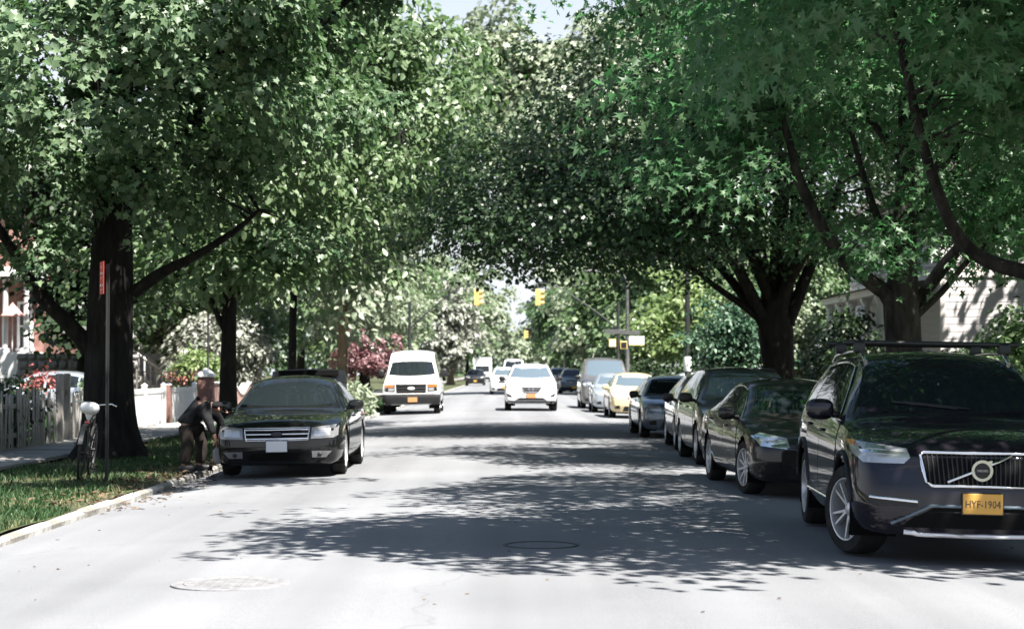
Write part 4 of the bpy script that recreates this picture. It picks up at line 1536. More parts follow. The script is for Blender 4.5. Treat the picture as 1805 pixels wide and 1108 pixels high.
# ------------------------------------------------------------------ street furniture
sp = empty('street_sign', P(189, 850, 24.6), 0, 'thin steel pole with a small red parking sign in front of the big left trunk', 'sign')
zg = .03
sp.location.z = zg
hp = 2.92
mb = MB()
mb.prism([(-.022, 0), (-.014, 0), (-.014, .016), (.014, .016), (.014, 0), (.022, 0), (.022, .026), (-.022, .026)], 0, hp, lambda u, v, w: (u, v, w))
mb.build('pole', M['pole_dark'], sp, 0)
sg_ = MB()
A = R(-68)
rot = Matrix.Rotation(A, 3, 'Z')
sg_.box((-.075, -.025, hp - .19), (.31, .006, .44), mat=rot)
so = sg_.build('sign_plate', M['sign_red'], sp, 0)
mk = MB()
for zz, ww, hh in ((.15, .20, .05), (.06, .22, .04), (.0, .16, .04), (-.10, .22, .05), (-.16, .12, .025)):
    c = rot @ Vector((0, -.006, zz)) + Vector((-.075, -.025, hp - .19))
    for q in range(4):
        if rgs.random() < .45: continue
        cc = rot @ Vector(((q - 1.5) * ww / 4, -.006, zz)) + Vector((-.075, -.025, hp - .19))
        mk.box(cc, (ww / 4 * .5, .004, hh * .6), mat=rot)
mk.build('sign_lettering', M['sign_white'], so, 0)

# bicycle leaning on the sign pole
bk = empty('bicycle', (-5.78, 24.3, .05), R(4), 'old bicycle with a white plastic saddle cover leaning at the sign pole', 'bicycle')
bk.rotation_euler = (0, R(6), R(6))
wt = MB().lathe([(.345, -.017), (.36, -.012), (.362, .012), (.345, .017), (.33, .012), (.33, -.012)], 32, axis='X', closed=True).mesh('tyre', M['rubber'], 40)
wr = MB()
wr.lathe([(.33, -.012), (.33, .012), (.312, .010), (.312, -.010)], 32, axis='X', closed=True)
wr.lathe([(.025, -.04), (.025, .04)], 10, axis='X')
for k in range(18):
    a = 2 * math.pi * k / 18
    wr.tube([(.02 * (-1) ** k, 0, 0), (0, .318 * math.cos(a), .318 * math.sin(a))], .002, 4, caps=False)
wrm = wr.mesh('rim', M['alloy'], 40)
for yy in (0, 1.05):
    w = empty('wheel', (0, yy, .36))
    w.parent = bk
    link('tyre', wt, None, w)
    link('rim', wrm, None, w)
wrm.materials[0] = M['alloy_dark']
fr = MB()
bb, st_, hd, rear, front = (0, .43, .29), (0, .28, .78), (0, .90, .82), (0, 0, .36), (0, 1.05, .36)
for a, b in ((bb, st_), (bb, (0, .93, .66)), ((0, .31, .72), hd), ((0, .94, .62), (0, .89, .90))):
    fr.tube([a, b], .016, 8)
for sx in (-.05, .05):
    fr.tube([(sx, 0, .36), (sx * .6, .43, .29)], .009, 6)
    fr.tube([(sx, 0, .36), (sx * .5, .29, .74)], .008, 6)
    fr.tube([(sx, 1.05, .36), (sx * .8, .96, .62)], .011, 6)
fr.build('frame', M['pole_dark'], bk, 60)
hb = MB().tube([(-.29, .78, 1.0), (-.22, .86, 1.02), (0, .90, .98), (.22, .86, 1.02), (.29, .78, 1.0)], .013, 8)
hb.tube([(0, .89, .88), (0, .90, .98)], .013, 8)
hb.build('handlebar', M['chrome'], bk, 60)
sdl = MB()
sdl.blob((0, .25, .955), (.13, .15, .085), 2.4, 14, 8)
sdl.blob((0, .38, .93), (.045, .13, .035), 2.2, 10, 6)
sdl.tube([(0, .25, .90), (0, .24, .80)], [.07, .022], 10)
sdl.build('saddle', M['cover'], bk, 60)
sx = MB().tube([st_, (0, .25, .88)], .013, 8)
sx.build('seat_post', M['chrome'], bk, 60)
MB().blob((0, .17, .76), (.035, .015, .03), 3, 10, 6).build('reflector', M['tail'], bk)
pd = MB().tube([(-.09, .43, .29), (.09, .43, .29)], .012, 6)
pd.tube([(.07, .43, .29), (.08, .47, .13)], .01, 6).box((.12, .47, .13), (.09, .07, .02)).tube([(-.07, .43, .29), (-.08, .39, .45)], .01, 6).box((-.12, .39, .45), (.09, .07, .02))
pd.build('pedals', M['black'], bk, 60)
fd = MB()
for k in range(10):
    a0, a1 = R(20 + 13 * k), R(20 + 13 * (k + 1))
    for (r0, x0, x1) in ((.385, -.03, .03),):
        p = [(x, -r0 * math.cos(a), .36 + r0 * math.sin(a)) for a in (a0, a1) for x in (x0, x1)]
        fd.add(p + [(q[0], q[1] * 1.0, q[2] + .003) for q in p], [(0, 1, 3, 2), (4, 6, 7, 5), (0, 4, 5, 1), (2, 3, 7, 6), (0, 2, 6, 4), (1, 5, 7, 3)])
fd.build('mudguard', M['steel'], bk, 60)

# traffic signals: yellow heads hung on mast arms
def signal(name, label, x0, y0, xh, zh, face=1, group='yellow traffic signals over the crossing', ped=False):
    root = empty(name, (x0, y0, .03), 0, label, 'traffic light', group)
    MB().lathe([(.16, 0), (.16, .25), (.10, .35), (.085, 3.4), (.075, 5.0)], 12).build('pole', M['pole_dark'], root)
    dx = xh - x0
    MB().tube(smooth_path([(0, 0, 3.6), (dx * .35, 0, 4.7), (dx * .75, 0, 5.75), (dx, 0, 6.0)], 4), np.linspace(.045, .025, 13), 8).build('mast_arm', M['pole_dark'], root, 60)
    MB().tube([(dx, 0, 5.98), (dx, 0, 5.6)], .025, 6).build('hanger', M['steel'], root)
    hd = MB().box((dx, 0, zh + .0), (.26, .26, .88), bev=.04)
    for k in range(3):
        hd.lathe([(.11, 0), (.11, face * .20), (.098, face * .20), (.098, 0)], 12, (dx + face * .13, 0, zh + .28 - .28 * k), 'X', closed=True)
    ho = hd.build('signal_head', M['sig_y'], root)
    for k, cc in enumerate(((.25, .02, .02), (.25, .17, .02), (.02, .16, .08))):
        MB().blob((dx + face * .14, 0, zh + .28 - .28 * k), (.03, .095, .095), 2, 10, 6).build('lens', M['lens%d' % k], ho)
    if ped:
        for sx_, zz in ((-.30, 2.85), (.28, 2.75)):
            b = MB().box((sx_, -.05, zz), (.36, .22, .42), bev=.03).build('pedestrian_signal', M['sig_y'], root)
            MB().box((sx_, -.165, zz), (.28, .012, .30)).build('signal_face', M['sign_white'] if sx_ < 0 else M['black'], b)
        MB().box((-.2, -.09, 3.45), (.95, .02, .24), bev=.004).build('street_name_plate', M['steel'], root)
    return root
for k, cc in enumerate(((.20, .02, .02), (.22, .14, .02), (.02, .13, .07))):
    M['lens%d' % k] = flat_mat('signal_lens_%s' % 'red amber green'.split()[k], cc, .2)
signal('traffic_signal', 'yellow traffic signal hung over the middle of the street, right one of the nearer two', 5.5, 94, 1.34, 5.22, ped=True)
signal('traffic_signal', 'yellow traffic signal hung on the arm from the left kerb, nearer two', -5.3, 94, -1.83, 5.22)
signal('traffic_signal', 'small far yellow traffic signal low between the two nearer ones', 5.6, 196, 1.42, 5.25)

def lamp_post(name, label, x, y, h, mat, arm):
    root = empty(name, (x, y, .03), 0, label, 'lamp post')
    MB().lathe([(.17, 0), (.17, .5), (.12, .6), (.10, 3), (.075, h)], 12).build('pole', mat, root)
    if arm:
        MB().tube(smooth_path([(0, 0, h - .1), (-.3, 0, h + .35), (-1.1, 0, h + .55), (-1.7, 0, h + .5)], 4), .04, 8).build('arm', mat, root, 60)
        MB().blob((-1.9, 0, h + .44), (.38, .15, .10), 2.6, 14, 8).build('lamp_head', M['steel'], root, 60)
    return root
lp1 = lamp_post('lamp_post', 'slim grey lamp post standing at the far right corner of the crossing', 6.05, 95.2, 6.2, M['steel'], True)
MB().box((.48, -.14, 3.0), (.80, .02, .46), bev=.005).build('sign_plate', M['plate_w'], lp1)
MB().box((.48, -.16, 2.78), (.80, .01, .05)).build('sign_border', M['sig_y'], lp1)
MB().box((.2, -.12, 3.42), (.9, .02, .2), bev=.004).build('street_name_plate', M['steel'], lp1)
lp2 = lamp_post('lamp_post', 'black lamp post with a white notice wrapped round it behind the parked cars', 6.72, 69.5, 7.0, M['pole_dark'], True)
MB().lathe([(.128, 1.42), (.15, 1.5), (.15, 1.9), (.128, 1.98)], 14).build('notice', M['sign_white'], lp2)

# ------------------------------------------------------------------ the street trees
NEAR = 'street trees on the right verge'
LEFT = 'street trees on the left verge'
# right, nearest: trunk outside the frame, branches and star leaves reach into it
tree('street_tree', 'nearest tree on the right with star-shaped leaves hanging over the dark crossover in front', (7.5, 17.6, .03),
     [(7.5, 17.6, 0), (7.45, 17.6, 1.4), (7.3, 17.7, 2.6), (7.2, 17.9, 4.5), (6.9, 18, 8)], [.34, .28, .25, .2, .12],
     [([(7.4, 17.7, 2.2), (6.4, 18.6, 2.45), P(1805, 478, 19), P(1700, 428, 19), P(1640, 290, 18.6), P(1600, 120, 18.4), P(1560, -60, 18)], .115, .03),
      ([P(1700, 428, 19), P(1665, 460, 19.4), P(1630, 505, 19.8)], .05, .03),
      ([(7.3, 17.7, 3.4), (5.6, 16.6, 4.6), (3.8, 15.6, 5.4), (2.0, 15.0, 5.7)], .11, .03),
      ([(7.25, 17.8, 4.0), (6.0, 15.4, 5.2), (4.4, 13.9, 5.6)], .09, .03)],
     [(6.5, 17.8, 7.6, 5.8, 5.4, 4.2, .85), (4.1, 15.2, 4.6, 3.0, 1.9, 1.5), (4.6, 17.5, 5.0, 3.4, 2.2, 1.5), (5.6, 16.5, 4.4, 1.8, 2.4, 1.1), (2.1, 13.6, 7.2, 2.3, 2.0, 1.4, 3.0), (4.8, 12.7, 7.4, 3.8, 1.6, 1.3, 3.2)], 1700, 36, .135, 'leaf_star', 'bark_grey', T_STAR,  # last two lobes, above the frame, added to shape the near road shadow
     zmin=3.55, group=NEAR, seed=21, single=300, auto=8, cl_r=.62, tilt=.5, droop=.6, face=.8, crad=.5, clump=8)
# right, second: trunk behind the crossover, forks low
tree('street_tree', 'forked grey-barked tree behind the roof bar of the front right crossover', (6.5, 30, .03),
     [(6.5, 30, 0), (6.5, 30, 1.4), (6.45, 30, 2.6), (6.5, 30, 3.6), (6.6, 30.2, 6.5)], [.34, .29, .30, .2, .11],
     [([P(1585, 560, 30), P(1560, 515, 29.9), P(1500, 470, 29.7), P(1450, 400, 29.4), P(1408, 310, 29), P(1394, 250, 28.8), P(1350, 120, 28.4)], .15, .05),
      ([P(1608, 545, 30), P(1650, 490, 30), P(1705, 415, 30), P(1740, 330, 30), P(1760, 200, 30)], .12, .05),
      ([P(1600, 570, 29.9), P(1660, 515, 29.8), P(1712, 455, 29.8), P(1760, 420, 29.8)], .07, .03),
      ([P(1590, 540, 30), P(1560, 420, 30.4), P(1530, 330, 30.5), P(1500, 220, 30.6)], .10, .04)],
     [(6.5, 29.6, 8.0, 5.3, 5.4, 4.3), (5.2, 28.2, 4.6, 3.6, 2.6, 1.6), (8.8, 29, 4.6, 2.2, 3, 1.5), (5.5, 28.5, 3.3, 1.1, .9, .7, 2.5), (8.6, 28.0, 3.9, 1.6, 1.4, .9, 1.5)], 1250, 36, .145, 'leaf_star', 'bark_grey', T_STAR,
     zmin=2.7, group=NEAR, seed=22, single=0, auto=8, tilt=.5, droop=.6, face=.8, cl_r=.6, crad=.45, clump=8,
     keep=lambda C: ~((C[:, 1] < 29.9) & (C[:, 2] < 5.6) & (C[:, 2] > 3.9) & (C[:, 0] > 3.9) & (C[:, 0] < 6.2)))
# right, third: the vase-shaped dark tree whose layers arch over the street
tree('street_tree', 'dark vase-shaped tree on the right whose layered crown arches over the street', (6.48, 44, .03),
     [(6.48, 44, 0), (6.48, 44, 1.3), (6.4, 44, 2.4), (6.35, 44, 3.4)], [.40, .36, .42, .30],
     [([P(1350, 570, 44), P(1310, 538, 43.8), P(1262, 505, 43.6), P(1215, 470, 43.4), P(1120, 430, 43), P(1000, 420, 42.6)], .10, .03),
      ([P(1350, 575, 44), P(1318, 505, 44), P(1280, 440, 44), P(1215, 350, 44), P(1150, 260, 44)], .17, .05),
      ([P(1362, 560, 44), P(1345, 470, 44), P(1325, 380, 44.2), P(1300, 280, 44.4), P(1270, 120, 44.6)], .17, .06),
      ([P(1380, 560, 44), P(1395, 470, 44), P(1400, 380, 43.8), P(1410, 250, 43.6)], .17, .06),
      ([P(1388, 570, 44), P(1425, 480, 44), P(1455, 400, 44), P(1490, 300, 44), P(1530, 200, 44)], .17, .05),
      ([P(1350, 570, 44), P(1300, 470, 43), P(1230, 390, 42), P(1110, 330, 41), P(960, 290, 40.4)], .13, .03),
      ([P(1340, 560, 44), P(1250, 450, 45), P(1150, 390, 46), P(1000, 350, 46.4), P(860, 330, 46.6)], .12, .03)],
     [(5.8, 44, 7.0, 6.0, 6.4, 4.0), (0.6, 43.3, 5.5, 3.8, 4.0, 1.8, 2.0), (3.6, 44, 4.9, 5.0, 4.6, 1.3, 1.6), (7.2, 44, 9, 5, 6, 3.4), (4.4, 39.0, 13.2, 5.6, 5.0, 2.8, 1.3), (7, 36.5, 9.5, 4, 3, 2), (-1.3, 43, 5.0, 1.7, 2.5, 1.0, 2.2)], 2600, 54, .13, 'leaf_elm', 'bark', T_QUAD,  # lobe high over the street, out of frame, added to shade this crown
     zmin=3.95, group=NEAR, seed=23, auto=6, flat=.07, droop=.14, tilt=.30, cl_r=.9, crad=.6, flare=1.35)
# left, first: thick trunk beside the pavement
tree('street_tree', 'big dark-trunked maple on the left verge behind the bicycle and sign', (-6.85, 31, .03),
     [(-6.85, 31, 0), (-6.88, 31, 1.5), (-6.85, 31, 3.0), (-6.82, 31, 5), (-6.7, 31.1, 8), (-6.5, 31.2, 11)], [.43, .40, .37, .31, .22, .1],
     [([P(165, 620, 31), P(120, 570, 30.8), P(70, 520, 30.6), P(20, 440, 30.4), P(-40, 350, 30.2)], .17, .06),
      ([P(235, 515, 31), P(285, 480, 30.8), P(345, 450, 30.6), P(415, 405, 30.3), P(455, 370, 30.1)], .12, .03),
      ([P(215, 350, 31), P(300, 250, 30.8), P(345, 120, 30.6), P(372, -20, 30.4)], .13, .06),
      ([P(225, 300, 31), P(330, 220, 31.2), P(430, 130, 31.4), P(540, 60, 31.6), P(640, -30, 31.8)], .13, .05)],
     [(-6.6, 30.2, 8.0, 4.9, 4.7, 4.6), (-6.6, 28.2, 5.8, 4.2, 2.4, 1.9), (-4.0, 30.4, 4.9, 2.6, 3.2, 1.5), (-9, 30, 5.0, 3.2, 3, 1.9), (-5.6, 25.4, 7.0, 3.6, 2.6, 2.0), (-5.6, 29.8, 11.0, 5, 3.6, 2.0, 1.4), (-1.4, 20.5, 10.0, 3.2, 2.5, 1.2, 1.8)], 1560, 54, .125, 'leaf_maple', 'bark', T_MAPLE,  # last two lobes, out of frame, added to shade lower crown, verge and sedan
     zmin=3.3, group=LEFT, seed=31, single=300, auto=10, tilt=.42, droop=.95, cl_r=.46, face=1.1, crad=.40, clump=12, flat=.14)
tree('street_tree', 'thin-trunked tree between the bending person and the white fence', (-6.25, 40, .03),
     [(-6.25, 40, 0), (-6.25, 40, 1.6), (-6.22, 40, 3.2), (-6.15, 40, 6.5)], [.20, .17, .15, .08],
     [([P(400, 590, 40), P(385, 560, 40), P(370, 525, 39.8), P(330, 480, 39.5)], .08, .03),
      ([P(400, 540, 40), P(440, 490, 40), P(500, 440, 40.2), P(570, 400, 40.4)], .07, .03)],
     [(-5.6, 40, 5.6, 3.8, 3.6, 2.7), (-6.0, 39, 3.6, 2.4, 1.8, .9), (-7.8, 39.5, 3.6, 1.6, 1.6, .8)], 560, 30, .19, 'leaf_mid', 'bark', T_OVAL,
     zmin=3.1, group=LEFT, seed=32, auto=8, cl_r=.6, face=1.0, crad=.5)
tree('street_tree', 'slim dark-stemmed tree with bright green leaves behind the open boot lid', (-6.05, 50, .03),
     [(-6.05, 50, 0), (-6.05, 50, 2), (-6.0, 50, 4), (-5.8, 50, 8)], [.13, .11, .10, .06], [],
     [(-4.2, 50, 9.2, 4.6, 4.4, 4.2), (-5.2, 49.5, 4.6, 2.6, 2.4, 1.7)], 700, 28, .24, 'leaf_mid', 'bark', T_OVAL,
     zmin=3.9, group=LEFT, seed=33, auto=10, cl_r=.8, face=1.0)
tree('street_tree', 'tan-trunked tree left of the red-leaved tree', (-6.2, 66, .03),
     [(-6.2, 66, 0), (-6.15, 66, 2), (-6.1, 66, 4.5), (-5.8, 66, 9)], [.2, .18, .16, .08], [],
     [(-5.8, 67, 9.6, 3.9, 4.4, 5.2), (-6.0, 66, 4.6, 1.8, 2.4, 1.4)], 760, 26, .30, 'leaf_pale', 'bark_tan', T_OVAL,
     zmin=3.0, group=LEFT, seed=34, auto=10, cl_r=.95, face=1.0)
tree('street_tree', 'tall sunlit tree rising on the right past the dark arching crown', (13.2, 112, .03),
     [(13.2, 112, 0), (13.0, 112, 3), (11.5, 112, 7), (9, 112, 14)], [.35, .3, .26, .15], [],
     [(7.0, 112, 17.2, 7.4, 5, 7.6), (0.8, 112, 17.6, 5.3, 3.6, 6.8, 1.5)], 1900, 28, .46, 'leaf_pale', 'bark', T_QUAD, zmin=6.5, group=NEAR, seed=24, auto=10, cl_r=1.1, face=1.0, crad=.9, keep=lambda C: ~((C[:, 0] < 4.2) & (C[:, 0] > .3) & (C[:, 2] > 21.6)))

# ------------------------------------------------------------------ garden trees and shrubs, left
tree('garden_tree', 'small red-leaved maple beside the white van', (-6.6, 79, .03), [(-6.6, 79, 0), (-6.6, 79, .8), (-6.5, 79, 1.8)], [.11, .09, .06], [],
     [(-6.3, 79, 2.3, .9, .9, .75), (-6.7, 79, 1.9, .5, .6, .45)], 75, 34, .17, 'leaf_red', 'bark', T_MAPLE, seed=41, auto=6, cl_r=.36, cat='small tree')
bush('tall_grass', 'pale clump of tall sunlit grass on the verge left of the white van', (-5.7, 61.5, .0), [(-5.7, 61.5, .5, .85, 2.4, .55), (-5.2, 60.5, .3, .5, 1.4, .35)], 170, 20, .34, 'leaf_pale', T_BLADE, 'tall grass', seed=42, cl_r=.3, tilt=1.3)
bush('shrub', 'narrow bright green conifer hedge right of the big left trunk', (-13.1, 58, 0), [(-13.1, 58, 1.9, .55, .5, 1.9)], 130, 24, .15, 'leaf_lime', T_OVAL, seed=43, cl_r=.28)
bush('shrub', 'round lime green shrub behind the brick pillar', (-10.6, 61, 0), [(-10.6, 61, 1.35, .85, .8, .95)], 120, 22, .16, 'leaf_lime', T_OVAL, seed=44, cl_r=.3)
bush('flower_shrub', 'red flowering shrub behind the picket fence', (-12.1, 48, 0), [(-12.2, 47, 1.25, .6, .6, .35)], 22, 14, .10, 'petal_red', T_OVAL, 'flowers', seed=45, cl_r=.25)
bush('flower_shrub', 'orange-red flowers above the white fence', (-10.9, 60.5, 0), [(-10.9, 60.5, 1.35, .75, .5, .22)], 18, 12, .09, 'petal_red', T_OVAL, 'flowers', seed=46, cl_r=.25)
bush('shrub', 'dark leafy shrub growing through the old picket fence', (-9.9, 34, 0), [(-9.9, 33.5, .6, .7, 3.2, .6), (-9.8, 36, .8, .6, 1.2, .6)], 220, 20, .12, 'leaf_dark', T_OVAL, seed=47, cl_r=.3)
bush('shrub', 'leafy green shrub by the white fence near the trunk', (-10.6, 46.8, 0), [(-10.6, 46.8, .85, .5, .7, .6)], 70, 20, .14, 'leaf_mid', T_OVAL, seed=48, cl_r=.25)
bush('shrub', 'pale blossoming shrub over the pink garden wall', (-10.8, 66, 0), [(-10.6, 66, 2.2, 1.9, 2.4, 1.5)], 200, 24, .24, 'leaf_blossom', T_OVAL, seed=49, cl_r=.5)
BK = 'trees in the gardens on the left'
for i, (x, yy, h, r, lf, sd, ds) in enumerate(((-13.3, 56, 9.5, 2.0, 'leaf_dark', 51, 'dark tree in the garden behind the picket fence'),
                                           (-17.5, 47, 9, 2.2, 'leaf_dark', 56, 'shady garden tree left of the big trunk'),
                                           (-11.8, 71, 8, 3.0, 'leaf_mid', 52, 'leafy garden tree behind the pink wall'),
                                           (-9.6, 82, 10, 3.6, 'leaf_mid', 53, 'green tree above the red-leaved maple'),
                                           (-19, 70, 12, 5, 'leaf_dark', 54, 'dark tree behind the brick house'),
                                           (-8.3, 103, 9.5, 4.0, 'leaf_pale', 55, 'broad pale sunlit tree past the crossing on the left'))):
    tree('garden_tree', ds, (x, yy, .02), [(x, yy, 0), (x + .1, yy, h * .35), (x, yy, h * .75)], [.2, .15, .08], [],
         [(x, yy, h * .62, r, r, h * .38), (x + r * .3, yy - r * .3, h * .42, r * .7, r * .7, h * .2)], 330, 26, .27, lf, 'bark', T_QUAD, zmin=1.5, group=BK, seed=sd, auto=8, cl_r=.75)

# ------------------------------------------------------------------ shrubs and trees, right
bush('hedge', 'sunlit leafy hedge at the right edge behind the front crossover', (9.6, 35, 0), [(10.0, 34.5, 1.6, 1.3, 1.6, 1.2), (8.9, 33.5, 1.1, .9, 1.2, 1.0), (11.6, 35, 1.8, 1.6, 1.6, 1.4)], 620, 24, .16, 'leaf_mid', T_OVAL, 'hedge', seed=61, cl_r=.36)
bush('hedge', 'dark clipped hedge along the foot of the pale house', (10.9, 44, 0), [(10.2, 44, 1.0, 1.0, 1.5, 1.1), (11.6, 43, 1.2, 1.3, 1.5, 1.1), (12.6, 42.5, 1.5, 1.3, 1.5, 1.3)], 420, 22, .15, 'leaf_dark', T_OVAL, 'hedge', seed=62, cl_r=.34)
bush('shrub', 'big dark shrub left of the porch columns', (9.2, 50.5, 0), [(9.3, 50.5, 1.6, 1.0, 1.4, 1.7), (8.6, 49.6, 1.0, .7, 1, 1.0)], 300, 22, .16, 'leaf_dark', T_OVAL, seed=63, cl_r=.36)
bush('shrub', 'pale sunlit shrub right of the dark vase-shaped trunk', (9.4, 60, 0), [(9.5, 60, 2.0, .9, 1.2, 1.9)], 200, 22, .18, 'leaf_pale', T_OVAL, seed=64, cl_r=.4)
bush('shrub', 'sunlit sprig of leaves beside the roof of the front crossover', (5.45, 28.6, .03), [(5.2, 28.6, 1.75, .26, .25, .30), (5.5, 28.6, 1.2, .2, .2, .7)], 30, 14, .13, 'leaf_mid', T_OVAL, seed=65, cl_r=.16, stems=4)
tree('garden_tree', 'blue-green small tree on the right verge beyond the dark trunk', (7.2, 58, .03), [(7.35, 58, 0), (7.35, 58, 1.4), (7.3, 58, 3)], [.10, .09, .05], [],
     [(7.1, 58, 2.4, .95, .95, 1.5)], 170, 26, .17, 'leaf_blue', 'bark', T_OVAL, seed=66, auto=6, cl_r=.4, cat='small tree')
tree('garden_tree', 'yellow-green sunlit tree right of the black lamp post', (10.2, 92, .03), [(10.4, 104, 0), (10.4, 104, 2), (10.2, 104, 5)], [.2, .15, .08], [],
     [(10.0, 104, 5.0, 2.6, 2.6, 2.2), (8.6, 103, 3.6, 1.6, 1.6, 1.4)], 260, 24, .30, 'leaf_lime', 'bark', T_OVAL, seed=67, auto=6, cl_r=.7)
bush('hedge', 'low dark hedge beyond the crossing behind the grey van', (8.0, 101, 0), [(8.0, 101, 1.1, 1.7, .9, 1.1), (10.5, 101, 1.0, 1.6, .9, 1.0), (6.6, 101, .8, .9, .7, .9)], 300, 20, .24, 'leaf_dark', T_OVAL, 'hedge', seed=68, cl_r=.4)
tree('garden_tree', 'pale green leafy tree right of the crossing behind the lamp posts', (12.5, 75, .03), [(12.5, 75, 0), (12.4, 75, 2), (12.3, 75, 5)], [.2, .15, .08], [],
     [(11.5, 75, 4.6, 2.8, 2.8, 2.8)], 300, 24, .26, 'leaf_mid', 'bark', T_OVAL, seed=69, auto=6, cl_r=.65)

# ------------------------------------------------------------------ trees along the street beyond the crossing
tree('street_tree', 'pale blossoming cone-shaped tree far down the left kerb', (-6.1, 180, .03), [(-6.1, 180, 0), (-6.1, 180, 1.6), (-6.1, 180, 5)], [.35, .28, .15], [],
     [(-6.2, 180, 5.2, 2.9, 2.9, 4.0), (-6.2, 180, 7.6, 1.8, 1.8, 2.8)], 420, 22, .46, 'leaf_blossom', 'bark_tan', T_OVAL, seed=71, auto=8, cl_r=.8, zmin=1.6, keep=lambda C: C[:, 2] > 1.6)
FAR = 'trees far down the street'
far = [(7.6, 128, 9.5, 3.4, 'leaf_mid', 'dark green tree behind the traffic signal pole'), (8.8, 112, 11, 4.0, 'leaf_mid', 'tree just past the crossing on the right'),
       (7.4, 150, 11, 4.2, 'leaf_pale', 'green tree further down the right kerb'), (7.0, 176, 12, 4.8, 'leaf_elm', 'broad dark tree on the right past two others'),
       (7.6, 205, 13, 5.2, 'leaf_mid', 'tall tree on the right kerb far away'), (-10.5, 130, 13, 5, 'leaf_mid', 'tall tree left past the crossing'),
       (-9.5, 205, 14, 5.0, 'leaf_pale', 'tall green tree behind the cone-shaped one'), (-6.5, 262, 13, 5.6, 'leaf_pale', 'tree closing the street on the left'),
       (8.6, 250, 12, 5.4, 'leaf_mid', 'tree closing the street on the right'), (-9, 235, 16, 6.0, 'leaf_mid', 'high tree far behind the white truck'),
       (3.0, 330, 9, 8.0, 'leaf_pale', 'wide tree at the very end of the street'), (-5.8, 300, 23, 6.0, 'leaf_pale', 'very tall pale tree at the left end of the street'), (8.4, 305, 23, 6.4, 'leaf_pale', 'very tall pale tree at the right end of the street'), (17, 120, 14, 6, 'leaf_mid', 'garden tree far right past the crossing'),
       (16.6, 44.3, 12.5, 4.0, 'leaf_dark', 'unseen garden tree added to shade the side of the pale house'), (26, 58, 13, 6, 'leaf_mid', 'broad garden tree out to the right of the pale house'), (27, 36, 12, 6, 'leaf_dark', 'dark garden tree far out on the right'), (-27, 48, 13, 6, 'leaf_dark', 'dark garden tree far out on the left'), (-30, 66, 14, 6, 'leaf_mid', 'tall garden tree left of the brick house'), (22, 90, 14, 6, 'leaf_dark', 'dark tree behind the pale house'), (17, 68, 11, 4, 'leaf_dark', 'dark tree at the back of the pale house'),  # first tree stands out of frame, added to shade the house wall
       (-18, 110, 15, 6, 'leaf_mid', 'garden tree far left past the crossing'), (-22, 86, 14, 6, 'leaf_mid', 'tree behind the white house'), (14, 160, 15, 6, 'leaf_mid', 'tall background tree right of the lamp posts')]
for i, (x, yy, h, r, lf, ds) in enumerate(far):
    lz = 2.2 if abs(x) < 9 else 1.2
    tree('background_tree', ds, (x, yy, .02), [(x, yy, -.1), (x + .1, yy, h * .3), (x, yy, h * .75)], [.3, .22, .1], [],
         [(x, yy, h * .6, r, r, h * .4), (x - .2 * r, yy - .4 * r, h * .36, r * .8, r * .7, h * .2)], 330, 22, .26 + yy * .0016, lf, 'bark', T_QUAD,
         zmin=lz, group=FAR, seed=80 + i, auto=5, cl_r=1.0 + r * .06, twig=False)
# a wood closing the view
rngw = np.random.default_rng(5)
C_, O_ = sample_blobs([(x, 420 + 20 * math.sin(x), 5, 16, 10, 9) for x in range(-120, 121, 20)], 1500, rngw)
Pw, dw, nw, sw_ = leaves_for(C_, O_, 10, 2.0, 1.5, rngw)
V_, L_, s_, t_ = leaf_arrays(Pw, dw, nw, sw_, T_QUAD)
o = link('woods', raw_mesh('woods', V_, L_, s_, t_, M['leaf_mid']))
o['kind'] = 'stuff'

# ------------------------------------------------------------------ parked and moving cars
PARK = 'cars parked along the right kerb'
p_plum = paint('plum_black_paint', (0.007, 0.0055, 0.011), 0, .5, .9, spec=.05)
p_black = paint('black_paint', (0.004, 0.005, 0.005), 0, .5, .9, spec=.05)
p_dark = paint('charcoal_paint', (0.011, 0.010, 0.010), .1, .4, .8, spec=.15)
p_bronze = paint('dark_bronze_paint', (0.04, 0.038, 0.034), .4, .3)
p_grey = paint('warm_grey_paint', (0.15, 0.145, 0.14), .5, .34)
p_blue = paint('steel_blue_paint', (0.11, 0.14, 0.18), .5, .32)
p_white = paint('white_paintwork', (0.74, 0.74, 0.74), 0.0, .35, dustf=.03)
p_yellow = paint('golden_paint', (0.70, 0.57, 0.32), .05, .35, dustf=.05)
p_silver = paint('silver_blue_paint', (0.42, 0.46, 0.51), .5, .33)
p_teal = paint('dark_teal_paint', (0.025, 0.045, 0.05), .4, .3)

def car_at(x, y, dz=0.0):
    return (x, y, road_z(x) + dz), road_roll(x)

# --- front right: the dark crossover with the framed grille
loc, roll = car_at(3.70, 14.35, .02)
c = Car('crossover', 'dark plum crossover with chrome-framed grille and ring emblem, front right', 'car', 'suv', 4.95, 1.98, 1.73, p_plum, loc, R(-3.0), PARK,
        wheel=(.375, .25, (5, .0105, .20)), fo=.90, wb=2.98, zb=.23, wfront=.80, bow=.10, roll=roll * .6, steer=21)
hw = .99
zc = c.top_f(.252 * 4.95) + .02
ws = [(-.80, zc + .04), (-.4, zc + .01), (0, zc), (.4, zc + .01), (.80, zc + .04), (.63, 1.615), (.3, 1.645), (-.3, 1.645), (-.63, 1.615)]
win = side_win(c, 1.55, 2.15, 4.15, 4.55)
c.greenhouse(M['glass'], win, ws, True, [(1.4, 2.55), (2.62, 3.62), (3.68, 4.8)])
for sg in (-1, 1):
    c.strip('wiper', [(sg * .05 + .1, zc + .02), (sg * .05 - .45, zc + .07)], 'front', M['black'], .010, .018)
c.doors([(1.38, 2.58), (2.60, 3.60)])
